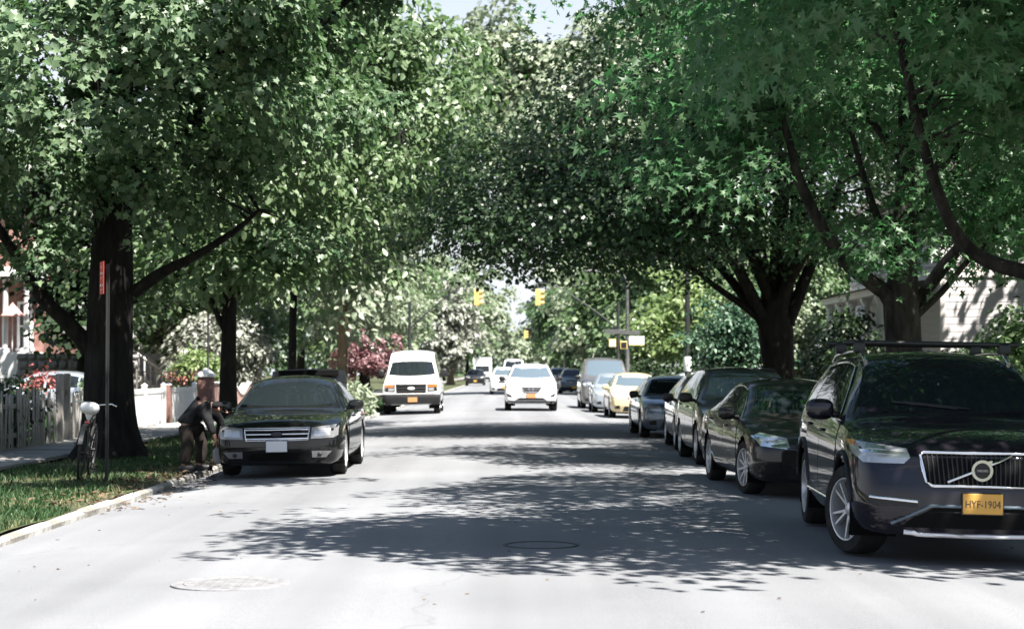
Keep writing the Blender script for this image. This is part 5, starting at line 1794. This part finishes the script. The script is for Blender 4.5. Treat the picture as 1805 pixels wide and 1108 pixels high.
c.mirror(1.70, 1.16, p_plum, (.125, .085, .095))
for s_ in ('right', 'left'):
    c.strip('window_trim', [(p[0], p[1]) for p in side_win(c, 1.52, 2.13, 4.18, 4.6)], s_, M['chrome'], .009, .006, closed=True, sub=2)
    c.strip('sill_trim', [(1.45, .40), (3.45, .40)], s_, M['chrome'], .013, .012)
    for yc in (c.yf, c.yr):
        ring = []
        for k in range(17):
            a = math.pi * k / 16
            ring.append((yc + (.475) * math.cos(a), .375 + .475 * math.sin(a)))
        c.strip('arch_trim', [p for p in ring if p[1] > .40], s_, M['black'], .022, .004, sub=2)
gp_ = [(-.38, .63), (.38, .63), (.435, .66), (.475, .86), (.445, .885), (-.445, .885), (-.475, .86), (-.435, .66)]
g = c.patch('grille', gp_, 'front', M['matte_black'], off=.004, step=.06)
for k in range(23):
    x = -.42 + .84 * k / 22
    c.strip('grille_slat', [(x * .95, .645), (x, .875)], 'front', M['black'], .006, .010, parent=g, sub=3, n=5)
c.strip('grille_frame', gp_, 'front', M['chrome'], .013, .012, closed=True, sub=4)
em = c.strip('grille_emblem', [(-.27, .66), (.24, .865)], 'front', M['chrome'], .011, .024)
p0, n0 = c.cast(0, .76, 'front')
MB().lathe([(.062, -.012), (.062, .012), (.084, .012), (.084, -.012)], 32, (p0.x, p0.y - .028, p0.z), 'Y', closed=True).build('ring', M['chrome'], em, 40)
MB().lathe([(.06, -.004), (.06, .004), (.001, .004)], 24, (p0.x, p0.y - .028, p0.z), 'Y').build('ring_centre', M['black'], em, 40)
MB().box((p0.x, p0.y - .042, p0.z), (.122, .008, .026)).build('emblem_band', M['ink'], em)
text_mesh('emblem_lettering', 'VOLVO', .024, M['chrome'], em, Matrix.Translation((p0.x, p0.y - .047, p0.z)) @ Matrix.Rotation(R(90), 4, 'X'), .0006)
mb = MB()
for a in (45,):
    ca, sa = math.cos(R(a)), math.sin(R(a))
    q = lambda u, v: (p0.x + ca * u - sa * v, p0.y - .030, p0.z + sa * u + ca * v)
    vs = [q(.075, -.028), q(.115, 0), q(.075, .028)]
    mb.add(vs + [(v[0], v[1] + .012, v[2]) for v in vs], [(0, 1, 2), (5, 4, 3), (0, 3, 4, 1), (1, 4, 5, 2), (2, 5, 3, 0)])
mb.build('emblem_arrow', M['chrome'], em)
for sg in (1, -1):
    hl = c.patch('headlight', [(sg * x, z) for x, z in ((.55, .845), (.60, .80), (.90, .80), (.955, .86), (.96, .965), (.90, .955), (.72, .935), (.57, .915))], 'front', M['lamp'], off=.006, step=.04)
    c.patch('daytime_light', [(sg * x, z) for x, z in ((.60, .868), (.90, .872), (.92, .895), (.60, .888))], 'front', M['lamp_inner'], off=.010, step=.04, parent=hl)
    c.patch('reflector', [(sg * x, z) for x, z in ((.72, .90), (.88, .905), (.86, .94), (.74, .925))], 'front', M['lamp_inner'], off=.009, step=.04, parent=hl)
    c.patch('turn_signal', [(sg * x, z) for x, z in ((.935, .925), (.962, .93), (.962, .968), (.93, .962))], 'front', M['amber'], off=.010, step=.03, parent=hl)
    c.strip('bumper_trim', [(sg * .50, .505), (sg * .86, .535)], 'front', M['chrome'], .012, .008)
    c.patch('air_curtain', [(sg * x, z) for x, z in ((.50, .46), (.86, .48), (.86, .52), (.50, .49))], 'front', M['black'], off=.004)
c.patch('lower_intake', [(-.62, .30), (.62, .30), (.56, .36), (.38, .46), (-.38, .46), (-.56, .36)], 'front', M['matte_black'], off=.004)
c.strip('intake_highlight', [(-.70, .33), (-.60, .375), (-.40, .475), (.40, .475), (.60, .375), (.70, .33)], 'front', M['glass_sky_sheen'], .014, .006)  # bluish strip standing in for a highlight along the bumper's body line
sk = [(-.60, .265), (-.45, .255), (0, .25), (.45, .255), (.60, .265)]
c.strip('skid_plate', sk, 'front', M['alloy'], .022, .012)
c.plate(.50, M['plate_y'], 'HYF-1904', w=.31, h=.16)
for sg in (1, -1):
    pts = []
    for s_ in np.linspace(2.05, 4.35, 12):
        p, n_ = c.cast(sg * .64, float(s_), 'top')
        lift = .055 * min(1, (s_ - 2.0) / .2, (4.42 - s_) / .2)
        pts.append(Vector((p.x, p.y, p.z + max(.005, lift))))
    MB().tube(pts, .019, 8).build('roof_rail', M['chrome'], c.root, 60)
for s_ in (2.35, 3.65):
    p, n_ = c.cast(0, s_, 'top')
    cb = MB().tube([(-.80, s_, p.z + .085), (.80, s_, p.z + .085)], .022, 8)
    for sg in (-1, 1):
        cb.box((sg * .66, s_, p.z + .04), (.10, .10, .11), bev=.02)
    cb.build('roof_bar', M['pole_dark'], c.root, 50)
c.mirx('tail_lamp', [(.62, .9), (.93, .95), (.80, 1.45), (.72, 1.45)], 'rear', M['tail'], step=.06)

# --- parked along the right kerb behind it
loc, roll = car_at(3.82, 21.95, .01)
c2 = simple_car('sedan', 'dark sedan with big clear headlights parked second in the right row', 'car', 'sedan', 4.85, 1.82, 1.46, p_dark, loc, R(2.4), PARK, 'bars', 'plate_y',
                roll=roll * .6, wheel=(.335, .22, (10, .016, .0)), fo=.92, steer=9)
c2.mirx('headlight_lens', [(.50, .60), (.80, .63), (.87, .74), (.80, .765), (.52, .70)], 'front', M['lamp_inner'], step=.05, off=.009)
for s_ in ('right', 'left'):
    c2.strip('window_trim', side_win(c2, 1.42, 2.03, 3.48, 3.93), s_, M['chrome'], .008, .006, closed=True, sub=2)
    c2.strip('sill_trim', [(1.3, .36), (3.55, .36)], s_, M['chrome'], .010, .010)
loc, roll = car_at(3.92, 29.1, .01)
simple_car('crossover', 'grey compact crossover with sky reflected in its windscreen, third in the right row', 'car', 'suv', 4.5, 1.82, 1.62, p_bronze, loc, R(.4), PARK, 'bars', 'plate_y',
           glass='glass_sky_sheen', roll=roll * .6, rails=True, wheel=(.34, .22, (5, .034, .14)), mirror_mat=M['black'])
loc, roll = car_at(4.02, 34.5, .01)
simple_car('hatchback', 'silver-grey hatchback with a very dark windscreen, fourth in the right row', 'car', 'hatch', 4.3, 1.78, 1.52, p_grey, loc, R(-.8), PARK, 'slim', 'plate_y', roll=roll * .6, mirror_mat=M['black'])
loc, roll = car_at(3.86, 41.2, .01)
simple_car('sedan', 'blue-tinged sedan with black mirrors in front of the yellow car, right row', 'car', 'sedan', 4.6, 1.80, 1.44, p_blue, loc, R(1.0), PARK, 'bars', 'plate_y', roll=roll * .6, mirror_mat=M['black'])
loc, roll = car_at(4.03, 58.3, .01)
simple_car('hatchback', 'golden yellow hatchback with a sunlit bonnet in the right row', 'car', 'hatch', 4.45, 1.76, 1.49, p_yellow, loc, R(.5), PARK, 'slim', 'plate_y', glass='glass_sky_sheen', roll=roll * .6, lower='yellow_low' if False else 'black')
loc, roll = car_at(3.80, 65.4, .01)
simple_car('sedan', 'silver-blue sedan half hidden behind the yellow car', 'car', 'sedan', 4.7, 1.80, 1.46, p_silver, loc, 0, PARK, 'bars', 'plate_y', glass='glass_sky_sheen', roll=roll * .6)
loc, roll = car_at(3.72, 71.8, .01)
simple_car('van', 'tall grey passenger van parked last before the crossing on the right', 'van', 'minivan', 5.2, 2.0, 2.06, p_grey, loc, 0, PARK, 'bars', 'plate_y', glass='glass_sky_sheen', roll=roll * .6, mirror_mat=M['black'], wheel=(.36, .22, (5, .036, .14)))
loc, roll = car_at(4.0, 117, .01)
simple_car('crossover', 'dark teal crossover in shade beyond the crossing on the right', 'car', 'suv', 4.7, 1.9, 1.66, p_teal, loc, 0, 'cars beyond the crossing', 'bars', 'plate_y', roll=roll * .6)
loc, roll = car_at(3.4, 127, .01)
simple_car('sedan', 'grey-roofed car beyond the crossing right of the white crossover', 'car', 'suv', 4.7, 1.85, 1.72, p_grey, loc, 0, 'cars beyond the crossing', 'bars', 'plate_y', roll=roll * .6)

# --- left: dark sedan with its boot lid up
loc, roll = car_at(-3.37, 26.1, .01)
c = Car('sedan', 'black sedan with its boot lid raised, parked on the left by the bending person', 'car', 'sedan', 4.95, 1.84, 1.47, p_black, loc, 0, None,
        wheel=(.34, .22, (5, .034, .14)), fo=.98, wb=2.87, zb=.18, wfront=.82, bow=.08, roll=roll * .6)
zc = c.top_f(.262 * 4.95) + .015
ws = [(-.72, zc + .03), (-.36, zc + .005), (0, zc), (.36, zc + .005), (.72, zc + .03), (.57, 1.385), (.28, 1.41), (-.28, 1.41), (-.57, 1.385)]
win = side_win(c, 1.52, 2.10, 3.45, 3.95)
c.greenhouse(M['glass'], win, ws, True, [(1.4, 2.48), (2.54, 3.42), (3.47, 4.2)])
c.doors([(1.40, 2.50), (2.515, 3.55)])
c.mirror(1.66, .98, p_black, (.12, .075, .08))
gp_ = [(-.44, .54), (.44, .54), (.47, .715), (-.47, .715)]
g = c.patch('grille', gp_, 'front', M['matte_black'], off=.004, step=.06)
for k in range(3):
    z = .565 + .062 * k
    c.strip('grille_bar', [(-.455, z), (.455, z)], 'front', M['chrome'], .013, .010, parent=g)
c.strip('grille_frame', gp_, 'front', M['chrome'], .008, .006, closed=True)
p0, n0 = c.cast(0, .63, 'front')
MB().blob((p0.x, p0.y - .025, p0.z), (.085, .012, .036), 2, 16, 8).build('emblem', M['ink'], g, 60)
for sg in (1, -1):
    hl = c.patch('headlight', [(sg * x, z) for x, z in ((.49, .56), (.80, .57), (.86, .60), (.865, .73), (.82, .75), (.50, .715))], 'front', M['lamp_dull'], off=.006, step=.05)
    c.patch('reflector', [(sg * x, z) for x, z in ((.53, .59), (.76, .60), (.76, .70), (.54, .69))], 'front', M['lamp'], off=.009, step=.05, parent=hl)
    fg = c.patch('fog_lamp', [(sg * x, z) for x, z in ((.50, .29), (.70, .29), (.78, .38), (.50, .385))], 'front', M['lamp_dull'], off=.005, step=.05)
    pf, nf = c.cast(sg * .61, .335, 'front')
    MB().blob((pf.x, pf.y - .012, pf.z), (.035, .012, .03), 2, 10, 6).build('bulb', M['black'], fg)
c.patch('lower_intake', [(-.42, .25), (.42, .25), (.38, .36), (-.38, .36)], 'front', M['matte_black'], off=.004)
c.plate(.455, M['plate_w'], None, w=.30, h=.155)
for s_ in ('right', 'left'):
    c.strip('window_trim', win, s_, M['chrome'], .007, .006, closed=True, sub=2)
    c.strip('sill_trim', [(1.45, .36), (3.5, .36)], s_, M['chrome'], .012, .010)
c.mirx('tail_lamp', [(.55, .78), (.90, .80), (.88, .95), (.58, .95)], 'rear', M['tail'], step=.05)
lid = MB()
nx, nz = 10, 8
vs = []
for t in (0, 1):
    for j in range(nz + 1):
        v = j / nz
        for i in range(nx + 1):
            u = -1 + 2 * i / nx
            w_ = .66 - .05 * v
            zz = 1.04 + .53 * v - .035 * abs(u) ** 3
            yy = 4.02 + .24 * v + .06 * math.sin(v * 3.1) + t * .05 + .03 * u * u
            vs.append((u * w_, yy, zz))
m_ = (nx + 1) * (nz + 1)
fs = []
for j in range(nz):
    for i in range(nx):
        a = j * (nx + 1) + i
        fs += [(a, a + 1, a + nx + 2, a + nx + 1), (m_ + a, m_ + a + nx + 1, m_ + a + nx + 2, m_ + a + 1)]
for i in range(nx):
    a, b = i, nz * (nx + 1) + i
    fs += [(a, m_ + a, m_ + a + 1, a + 1), (b, b + 1, m_ + b + 1, m_ + b)]
for j in range(nz):
    a, b = j * (nx + 1), j * (nx + 1) + nx
    fs += [(a, a + nx + 1, m_ + a + nx + 1, m_ + a), (b, m_ + b, m_ + b + nx + 1, b + nx + 1)]
lid.add(vs, fs)
lo = lid.build('boot_lid', p_black, c.root, 40)
lo['label'] = 'raised black boot lid'
MB().box((0, 4.20, 1.50), (1.0, .03, .10), bev=.01).tube([(-.6, 4.0, 1.0), (-.58, 4.2, 1.25)], .015, 6).tube([(.6, 4.0, 1.0), (.58, 4.2, 1.25)], .015, 6).build('lid_lining', M['matte_black'], lo)

# --- white van on the left
loc, roll = car_at(-3.52, 63.6, .01)
v = Car('van', 'white high-roofed passenger van with a black grille, left side of the street', 'van', 'van', 5.5, 2.02, 2.26, p_white, loc, R(.6), None,
        wheel=(.37, .23, (8, .03, 0)), fo=.85, wb=3.5, zb=.33, wfront=.90, bow=.05, nose=[(.2, .0), (.62, -.02), (.70, .03), (1.1, .06)], roll=roll * .6)
zc = v.top_f(.15 * 5.5) + .02
v.greenhouse(M['glass'], side_win(v, 1.15, 1.6, 5.0, 5.15), [(-.83, zc + .05), (-.4, zc + .01), (0, zc), (.4, zc + .01), (.83, zc + .05), (.72, 1.83), (.36, 1.86), (-.36, 1.86), (-.72, 1.83)], True, [(1.1, 2.0), (2.1, 3.4), (3.5, 5.1)])
v.doors([(1.0, 2.05), (2.08, 3.4)])
v.mirror(1.35, 1.40, M['black'], (.13, .07, .16))
g = v.patch('grille', [(-.52, .74), (.52, .74), (.54, 1.06), (-.54, 1.06)], 'front', M['black'], off=.006, step=.1)
for k in range(3):
    z = .80 + .10 * k
    v.strip('grille_bar', [(-.50, z), (.50, z)], 'front', M['alloy_dark'], .018, .014, parent=g)
p0, n0 = v.cast(0, .90, 'front')
MB().blob((p0.x, p0.y - .035, p0.z), (.13, .015, .055), 2, 16, 8).build('emblem', M['sign_white'], g, 60)
for sg in (1, -1):
    hl = v.patch('headlight', [(sg * x, z) for x, z in ((.57, .78), (.93, .80), (.93, 1.04), (.57, 1.05))], 'front', M['black'], off=.006, step=.08)
    v.patch('reflector', [(sg * x, z) for x, z in ((.60, .82), (.80, .82), (.80, .92), (.60, .92))], 'front', M['lamp'], off=.009, step=.08, parent=hl)
    v.patch('turn_signal', [(sg * x, z) for x, z in ((.60, .95), (.92, .95), (.92, 1.02), (.60, 1.02))], 'front', M['amber'], off=.009, step=.08, parent=hl)
v.patch('bumper', [(-.98, .36), (.98, .36), (.98, .70), (-.98, .70)], 'front', M['black'], off=.05, step=.08, depth=.01)
p0, n0 = v.cast(0, .5, 'front')
pl = MB().box((.05, p0.y - .075, .51), (.33, .015, .17), bev=.004).build('license_plate', M['plate_o'], v.root)
v.patch('roof_panel', [(-.5, 1.93), (.5, 1.93), (.42, 2.12), (-.42, 2.12)], 'front', p_white, off=.012, step=.1)

# --- white crossover coming down the middle
loc, roll = car_at(.70, 66.6, .0)
w = Car('crossover', 'white crossover with a round badge driving down the middle of the street', 'car', 'suv', 4.95, 1.96, 1.75, p_white, loc, 0, None,
        wheel=(.37, .24, (5, .034, .14)), fo=.92, wb=2.9, zb=.27, wfront=.83, bow=.08)
zc = w.top_f(.252 * 4.95) + .02
ws = [(-.78, zc + .04), (-.4, zc + .01), (0, zc), (.4, zc + .01), (.78, zc + .04), (.62, 1.60), (.3, 1.63), (-.3, 1.63), (-.62, 1.60)]
w.greenhouse(M['glass_sky_sheen'], side_win(w, 1.5, 2.1, 4.2, 4.55), ws, True, [(1.4, 2.5), (2.58, 3.6), (3.66, 4.8)])
w.doors([(1.38, 2.53), (2.55, 3.6)])
w.mirror(1.62, 1.16, M['black'], (.12, .08, .09))
g = w.patch('grille', [(-.24, .70), (.24, .70), (.37, .86), (.36, .885), (-.36, .885), (-.37, .86)], 'front', M['black'], off=.006, step=.06)
w.strip('grille_frame', [(-.39, .885), (-.26, .69), (.26, .69), (.39, .885)], 'front', M['chrome'], .022, .012)
p0, n0 = w.cast(0, .80, 'front')
MB().lathe([(.075, -.01), (.075, .01), (.10, .01), (.10, -.01)], 20, (p0.x, p0.y - .03, p0.z), 'Y', closed=True).box((p0.x, p0.y - .03, p0.z), (.22, .012, .035)).build('emblem', M['chrome'], g, 40)
for sg in (1, -1):
    hl = w.patch('headlight', [(sg * x, z) for x, z in ((.55, .80), (.86, .83), (.92, .93), (.80, .95), (.58, .88))], 'front', M['lamp'], off=.006, step=.05)
    w.patch('fog_lamp', [(sg * x, z) for x, z in ((.70, .50), (.86, .54), (.90, .66), (.72, .58))], 'front', M['black'], off=.006, step=.05)
w.patch('lower_intake', [(-.58, .40), (.58, .40), (.44, .49), (-.44, .49)], 'front', M['black'], off=.006)
w.patch('bumper_cladding', [(-.94, .28), (.94, .28), (.94, .375), (-.94, .375)], 'front', M['black'], off=.012)
w.plate(.56, M['plate_o'], None, w=.33, h=.16)
for sg in (1, -1):
    w.strip('roof_rail', [(sg * .60, 2.15), (sg * .59, 3.1), (sg * .57, 4.2)], 'top', M['alloy'], .018, .03)

loc, roll = car_at(-.42, 110, 0)
simple_car('crossover', 'white crossover following behind the nearer white one', 'car', 'suv', 4.7, 1.9, 1.68, p_white, loc, 0, None, 'bars', 'plate_y', glass='glass_sky_sheen')
loc, roll = car_at(-3.65, 180, 0)
simple_car('crossover', 'dark car parked far down the left kerb near the white truck', 'car', 'suv', 4.7, 1.95, 1.62, p_dark, loc, 0, 'cars beyond the crossing', 'bars', 'plate_y')
loc, roll = car_at(.15, 150, 0)
simple_car('van', 'white van far off, showing above the white crossover', 'van', 'van', 5.4, 2.0, 2.4, p_white, loc, 0, 'cars beyond the crossing', 'bars', 'plate_y')
tr = empty('box_truck', (-3.8, 232, road_z(-3.8)), 0, 'distant white box truck at the left of the street', 'truck')
MB().box((0, 4.6, 1.95), (2.4, 6.2, 2.3), bev=.05).build('cargo_box', p_white, tr)
MB().prism([(0, .5), (0, 1.1), (.25, 1.25), (.75, 2.15), (1.4, 2.2), (1.4, .5)], -1.05, 1.05, lambda u, v, q: (q, u, v)).build('cab', p_white, tr)
MB().prism([(.27, 1.30), (.70, 2.05), (.66, 2.07), (.23, 1.31)], -.9, .9, lambda u, v, q: (q, u - .01, v)).build('windscreen', M['glass'], tr)
MB().box((0, .02, .5), (2.1, .12, .3), bev=.02).build('bumper', M['black'], tr)
for yy in (.8, 6.0):
    for sx_ in (-.95, .95):
        MB().lathe([(.2, -.12), (.42, -.12), (.44, 0), (.42, .12), (.2, .12)], 20, (sx_, yy, .44), 'X').build('wheel', M['rubber'], tr)
MB().box((0, 4, .62), (1.0, 7.4, .25)).build('chassis', M['matte_black'], tr)
# parked crosswise
simple_car('sedan', 'pale sedan parked crosswise in the driveway behind the picket fence', 'car', 'sedan', 4.7, 1.8, 1.46, p_silver, (-15.05, 50.2, .03), R(-90), None, 'bars', 'plate_y')
simple_car('sedan', 'silver sedan waiting in the cross street on the right', 'car', 'sedan', 4.7, 1.8, 1.5, p_silver, (6.4, 90.6, road_z(XR)), R(-90), None, 'bars', 'plate_y')

# ------------------------------------------------------------------ the person bending at the kerb
def skin_obj(name, mat, nodes, edges, parent, sub=2, rootn=0):
    me = bpy.data.meshes.new(name)
    me.from_pydata([n_[0] for n_ in nodes], edges, [])
    o = bpy.data.objects.new(name, me)
    COL.objects.link(o)
    o.modifiers.new('skin', 'SKIN')
    for i, n_ in enumerate(nodes):
        r_ = n_[1]
        me.skin_vertices[0].data[i].radius = r_ if isinstance(r_, tuple) else (r_, r_)
    me.skin_vertices[0].data[rootn].use_root = True
    sm_ = o.modifiers.new('sub', 'SUBSURF')
    sm_.levels = sub
    sm_.render_levels = sub
    dg = bpy.context.evaluated_depsgraph_get()
    m2 = bpy.data.meshes.new_from_object(o.evaluated_get(dg))
    bpy.data.objects.remove(o)
    m2.name = name
    m2.shade_smooth()
    m2.materials.clear()
    m2.materials.append(mat)
    return link(name, m2, None, parent)
pe = empty('person', (-4.62, 26.75, 0.03), 0, 'person in black top and brown trousers bending down at the kerb beside the black sedan', 'person')
# local x right (towards the car), y away, z up
pel, wst, chs, nck, hd_ = (-.13, 0, .76), (-.10, -.02, .89), (.09, -.03, .98), (.21, -.04, .955), (.30, -.05, .93)
shL, shR = (.11, -.21, .94), (.13, .17, .95)
N_ = [(pel, (.11, .10)), (wst, (.10, .10)), (chs, (.105, .10)), (nck, (.055, .055)), ((.28, -.05, .94), (.08, .085)), ((.35, -.05, .90), (.075, .085)),
      ((-.16, -.11, .64), (.095, .09)), ((-.12, -.13, .36), (.068, .065)), ((-.19, -.12, .06), (.045, .045)), ((-.08, -.14, .035), (.04, .035)),
      ((-.02, .12, .64), (.095, .09)), ((.05, .12, .36), (.068, .065)), ((.0, .12, .06), (.045, .045)), ((.11, .12, .035), (.04, .035)),
      (shL, (.055, .055)), ((.20, -.24, .72), (.046, .046)), ((.29, -.22, .49), (.034, .034)), ((.305, -.22, .43), (.034, .022)),
      (shR, (.055, .055)), ((.29, .20, .74), (.046, .046)), ((.40, .18, .54), (.034, .034)), ((.42, .18, .48), (.034, .022))]
E_ = [(0, 1), (1, 2), (2, 3), (3, 4), (4, 5), (0, 6), (6, 7), (7, 8), (8, 9), (0, 10), (10, 11), (11, 12), (12, 13), (2, 14), (14, 15), (15, 16), (16, 17), (2, 18), (18, 19), (19, 20), (20, 21)]
# fingers and thumbs on both hands
for wv in (17, 21):
    hx_, hy_, hz_ = N_[wv][0]
    for k, ln_f in enumerate((.075, .085, .08, .062)):
        yo = -.027 + .018 * k
        i0 = len(N_)
        N_.append(((hx_ + .006, hy_ + yo, hz_ - .035), .0095))
        N_.append(((hx_ + .012, hy_ + yo * 1.1, hz_ - .035 - ln_f * .55), .0085))
        N_.append(((hx_ - .004, hy_ + yo * 1.1, hz_ - .035 - ln_f), .007))
        E_ += [(wv, i0), (i0, i0 + 1), (i0 + 1, i0 + 2)]
    i0 = len(N_)
    N_.append(((hx_ - .025, hy_ - .036, hz_ + .0), .011))
    N_.append(((hx_ - .035, hy_ - .05, hz_ - .05), .009))
    E_ += [(wv, i0), (i0, i0 + 1)]
body = skin_obj('body', M['skin'], N_, E_, pe, 2)
# face: nose, ears, eyes; the face looks down and towards the car
MB().blob((.43, -.05, .86), (.022, .016, .016), 2, 8, 6).blob((.325, -.145, .91), (.018, .012, .03), 2, 8, 6).blob((.325, .045, .91), (.018, .012, .03), 2, 8, 6).build('face_features', M['skin'], body, 60)
MB().blob((.423, -.085, .893), (.008, .010, .008), 2, 8, 6).blob((.423, -.015, .893), (.008, .010, .008), 2, 8, 6).build('eyes', M['ink'], body, 60)
hr = MB()
hr.blob((.29, -.05, .965), (.09, .095, .062), 2.1, 16, 10)
hr.build('hair', M['shirt'], pe, 60)
skin_obj('shirt', M['shirt'], [((-.15, 0, .70), (.185, .165)), (wst, (.175, .165)), (chs, (.185, .17)), ((.18, -.04, .965), (.10, .095)),
                               (shL, (.10, .095)), ((.20, -.24, .72), (.068, .068)), (shR, (.10, .095)), ((.29, .20, .74), (.068, .068)), ((-.13, 0, .60), (.185, .16)), ((.275, -.222, .53), (.054, .054)), ((.385, .183, .58), (.054, .054))],
         [(0, 1), (1, 2), (2, 3), (2, 4), (4, 5), (2, 6), (6, 7), (0, 8), (5, 9), (7, 10)], pe, 2, 1)
skin_obj('trousers', M['trousers'], [((-.12, 0, .70), (.155, .14)), ((-.16, -.11, .60), (.115, .11)), ((-.12, -.13, .36), (.098, .095)), ((-.19, -.12, .09), (.085, .08)),
                                     ((-.02, .12, .60), (.115, .11)), ((.05, .12, .36), (.098, .095)), ((.0, .12, .09), (.085, .08))],
         [(0, 1), (1, 2), (2, 3), (0, 4), (4, 5), (5, 6)], pe, 2, 0)
for yy, xx in ((-.13, -.13), (.12, .06)):
    MB().blob((xx, yy, .045), (.14, .055, .05), 2.6, 14, 8).box((xx, yy, .008), (.27, .10, .02), bev=.008).build('shoe', M['black'], pe, 60)
bag = empty('bag', (-4.62 + .335, 26.75 - .22, .14), 0, 'small pale bag hanging from the hand of the bending person', 'bag')
mb = MB()
mb.blob((0, 0, .13), (.085, .06, .12), 2.6, 14, 10)
mb.tube([(-.03, 0, .23), (-.02, 0, .30), (.02, 0, .30), (.03, 0, .23)], .012, 6)
mb.build('pouch', M['stone'], bag, 60)
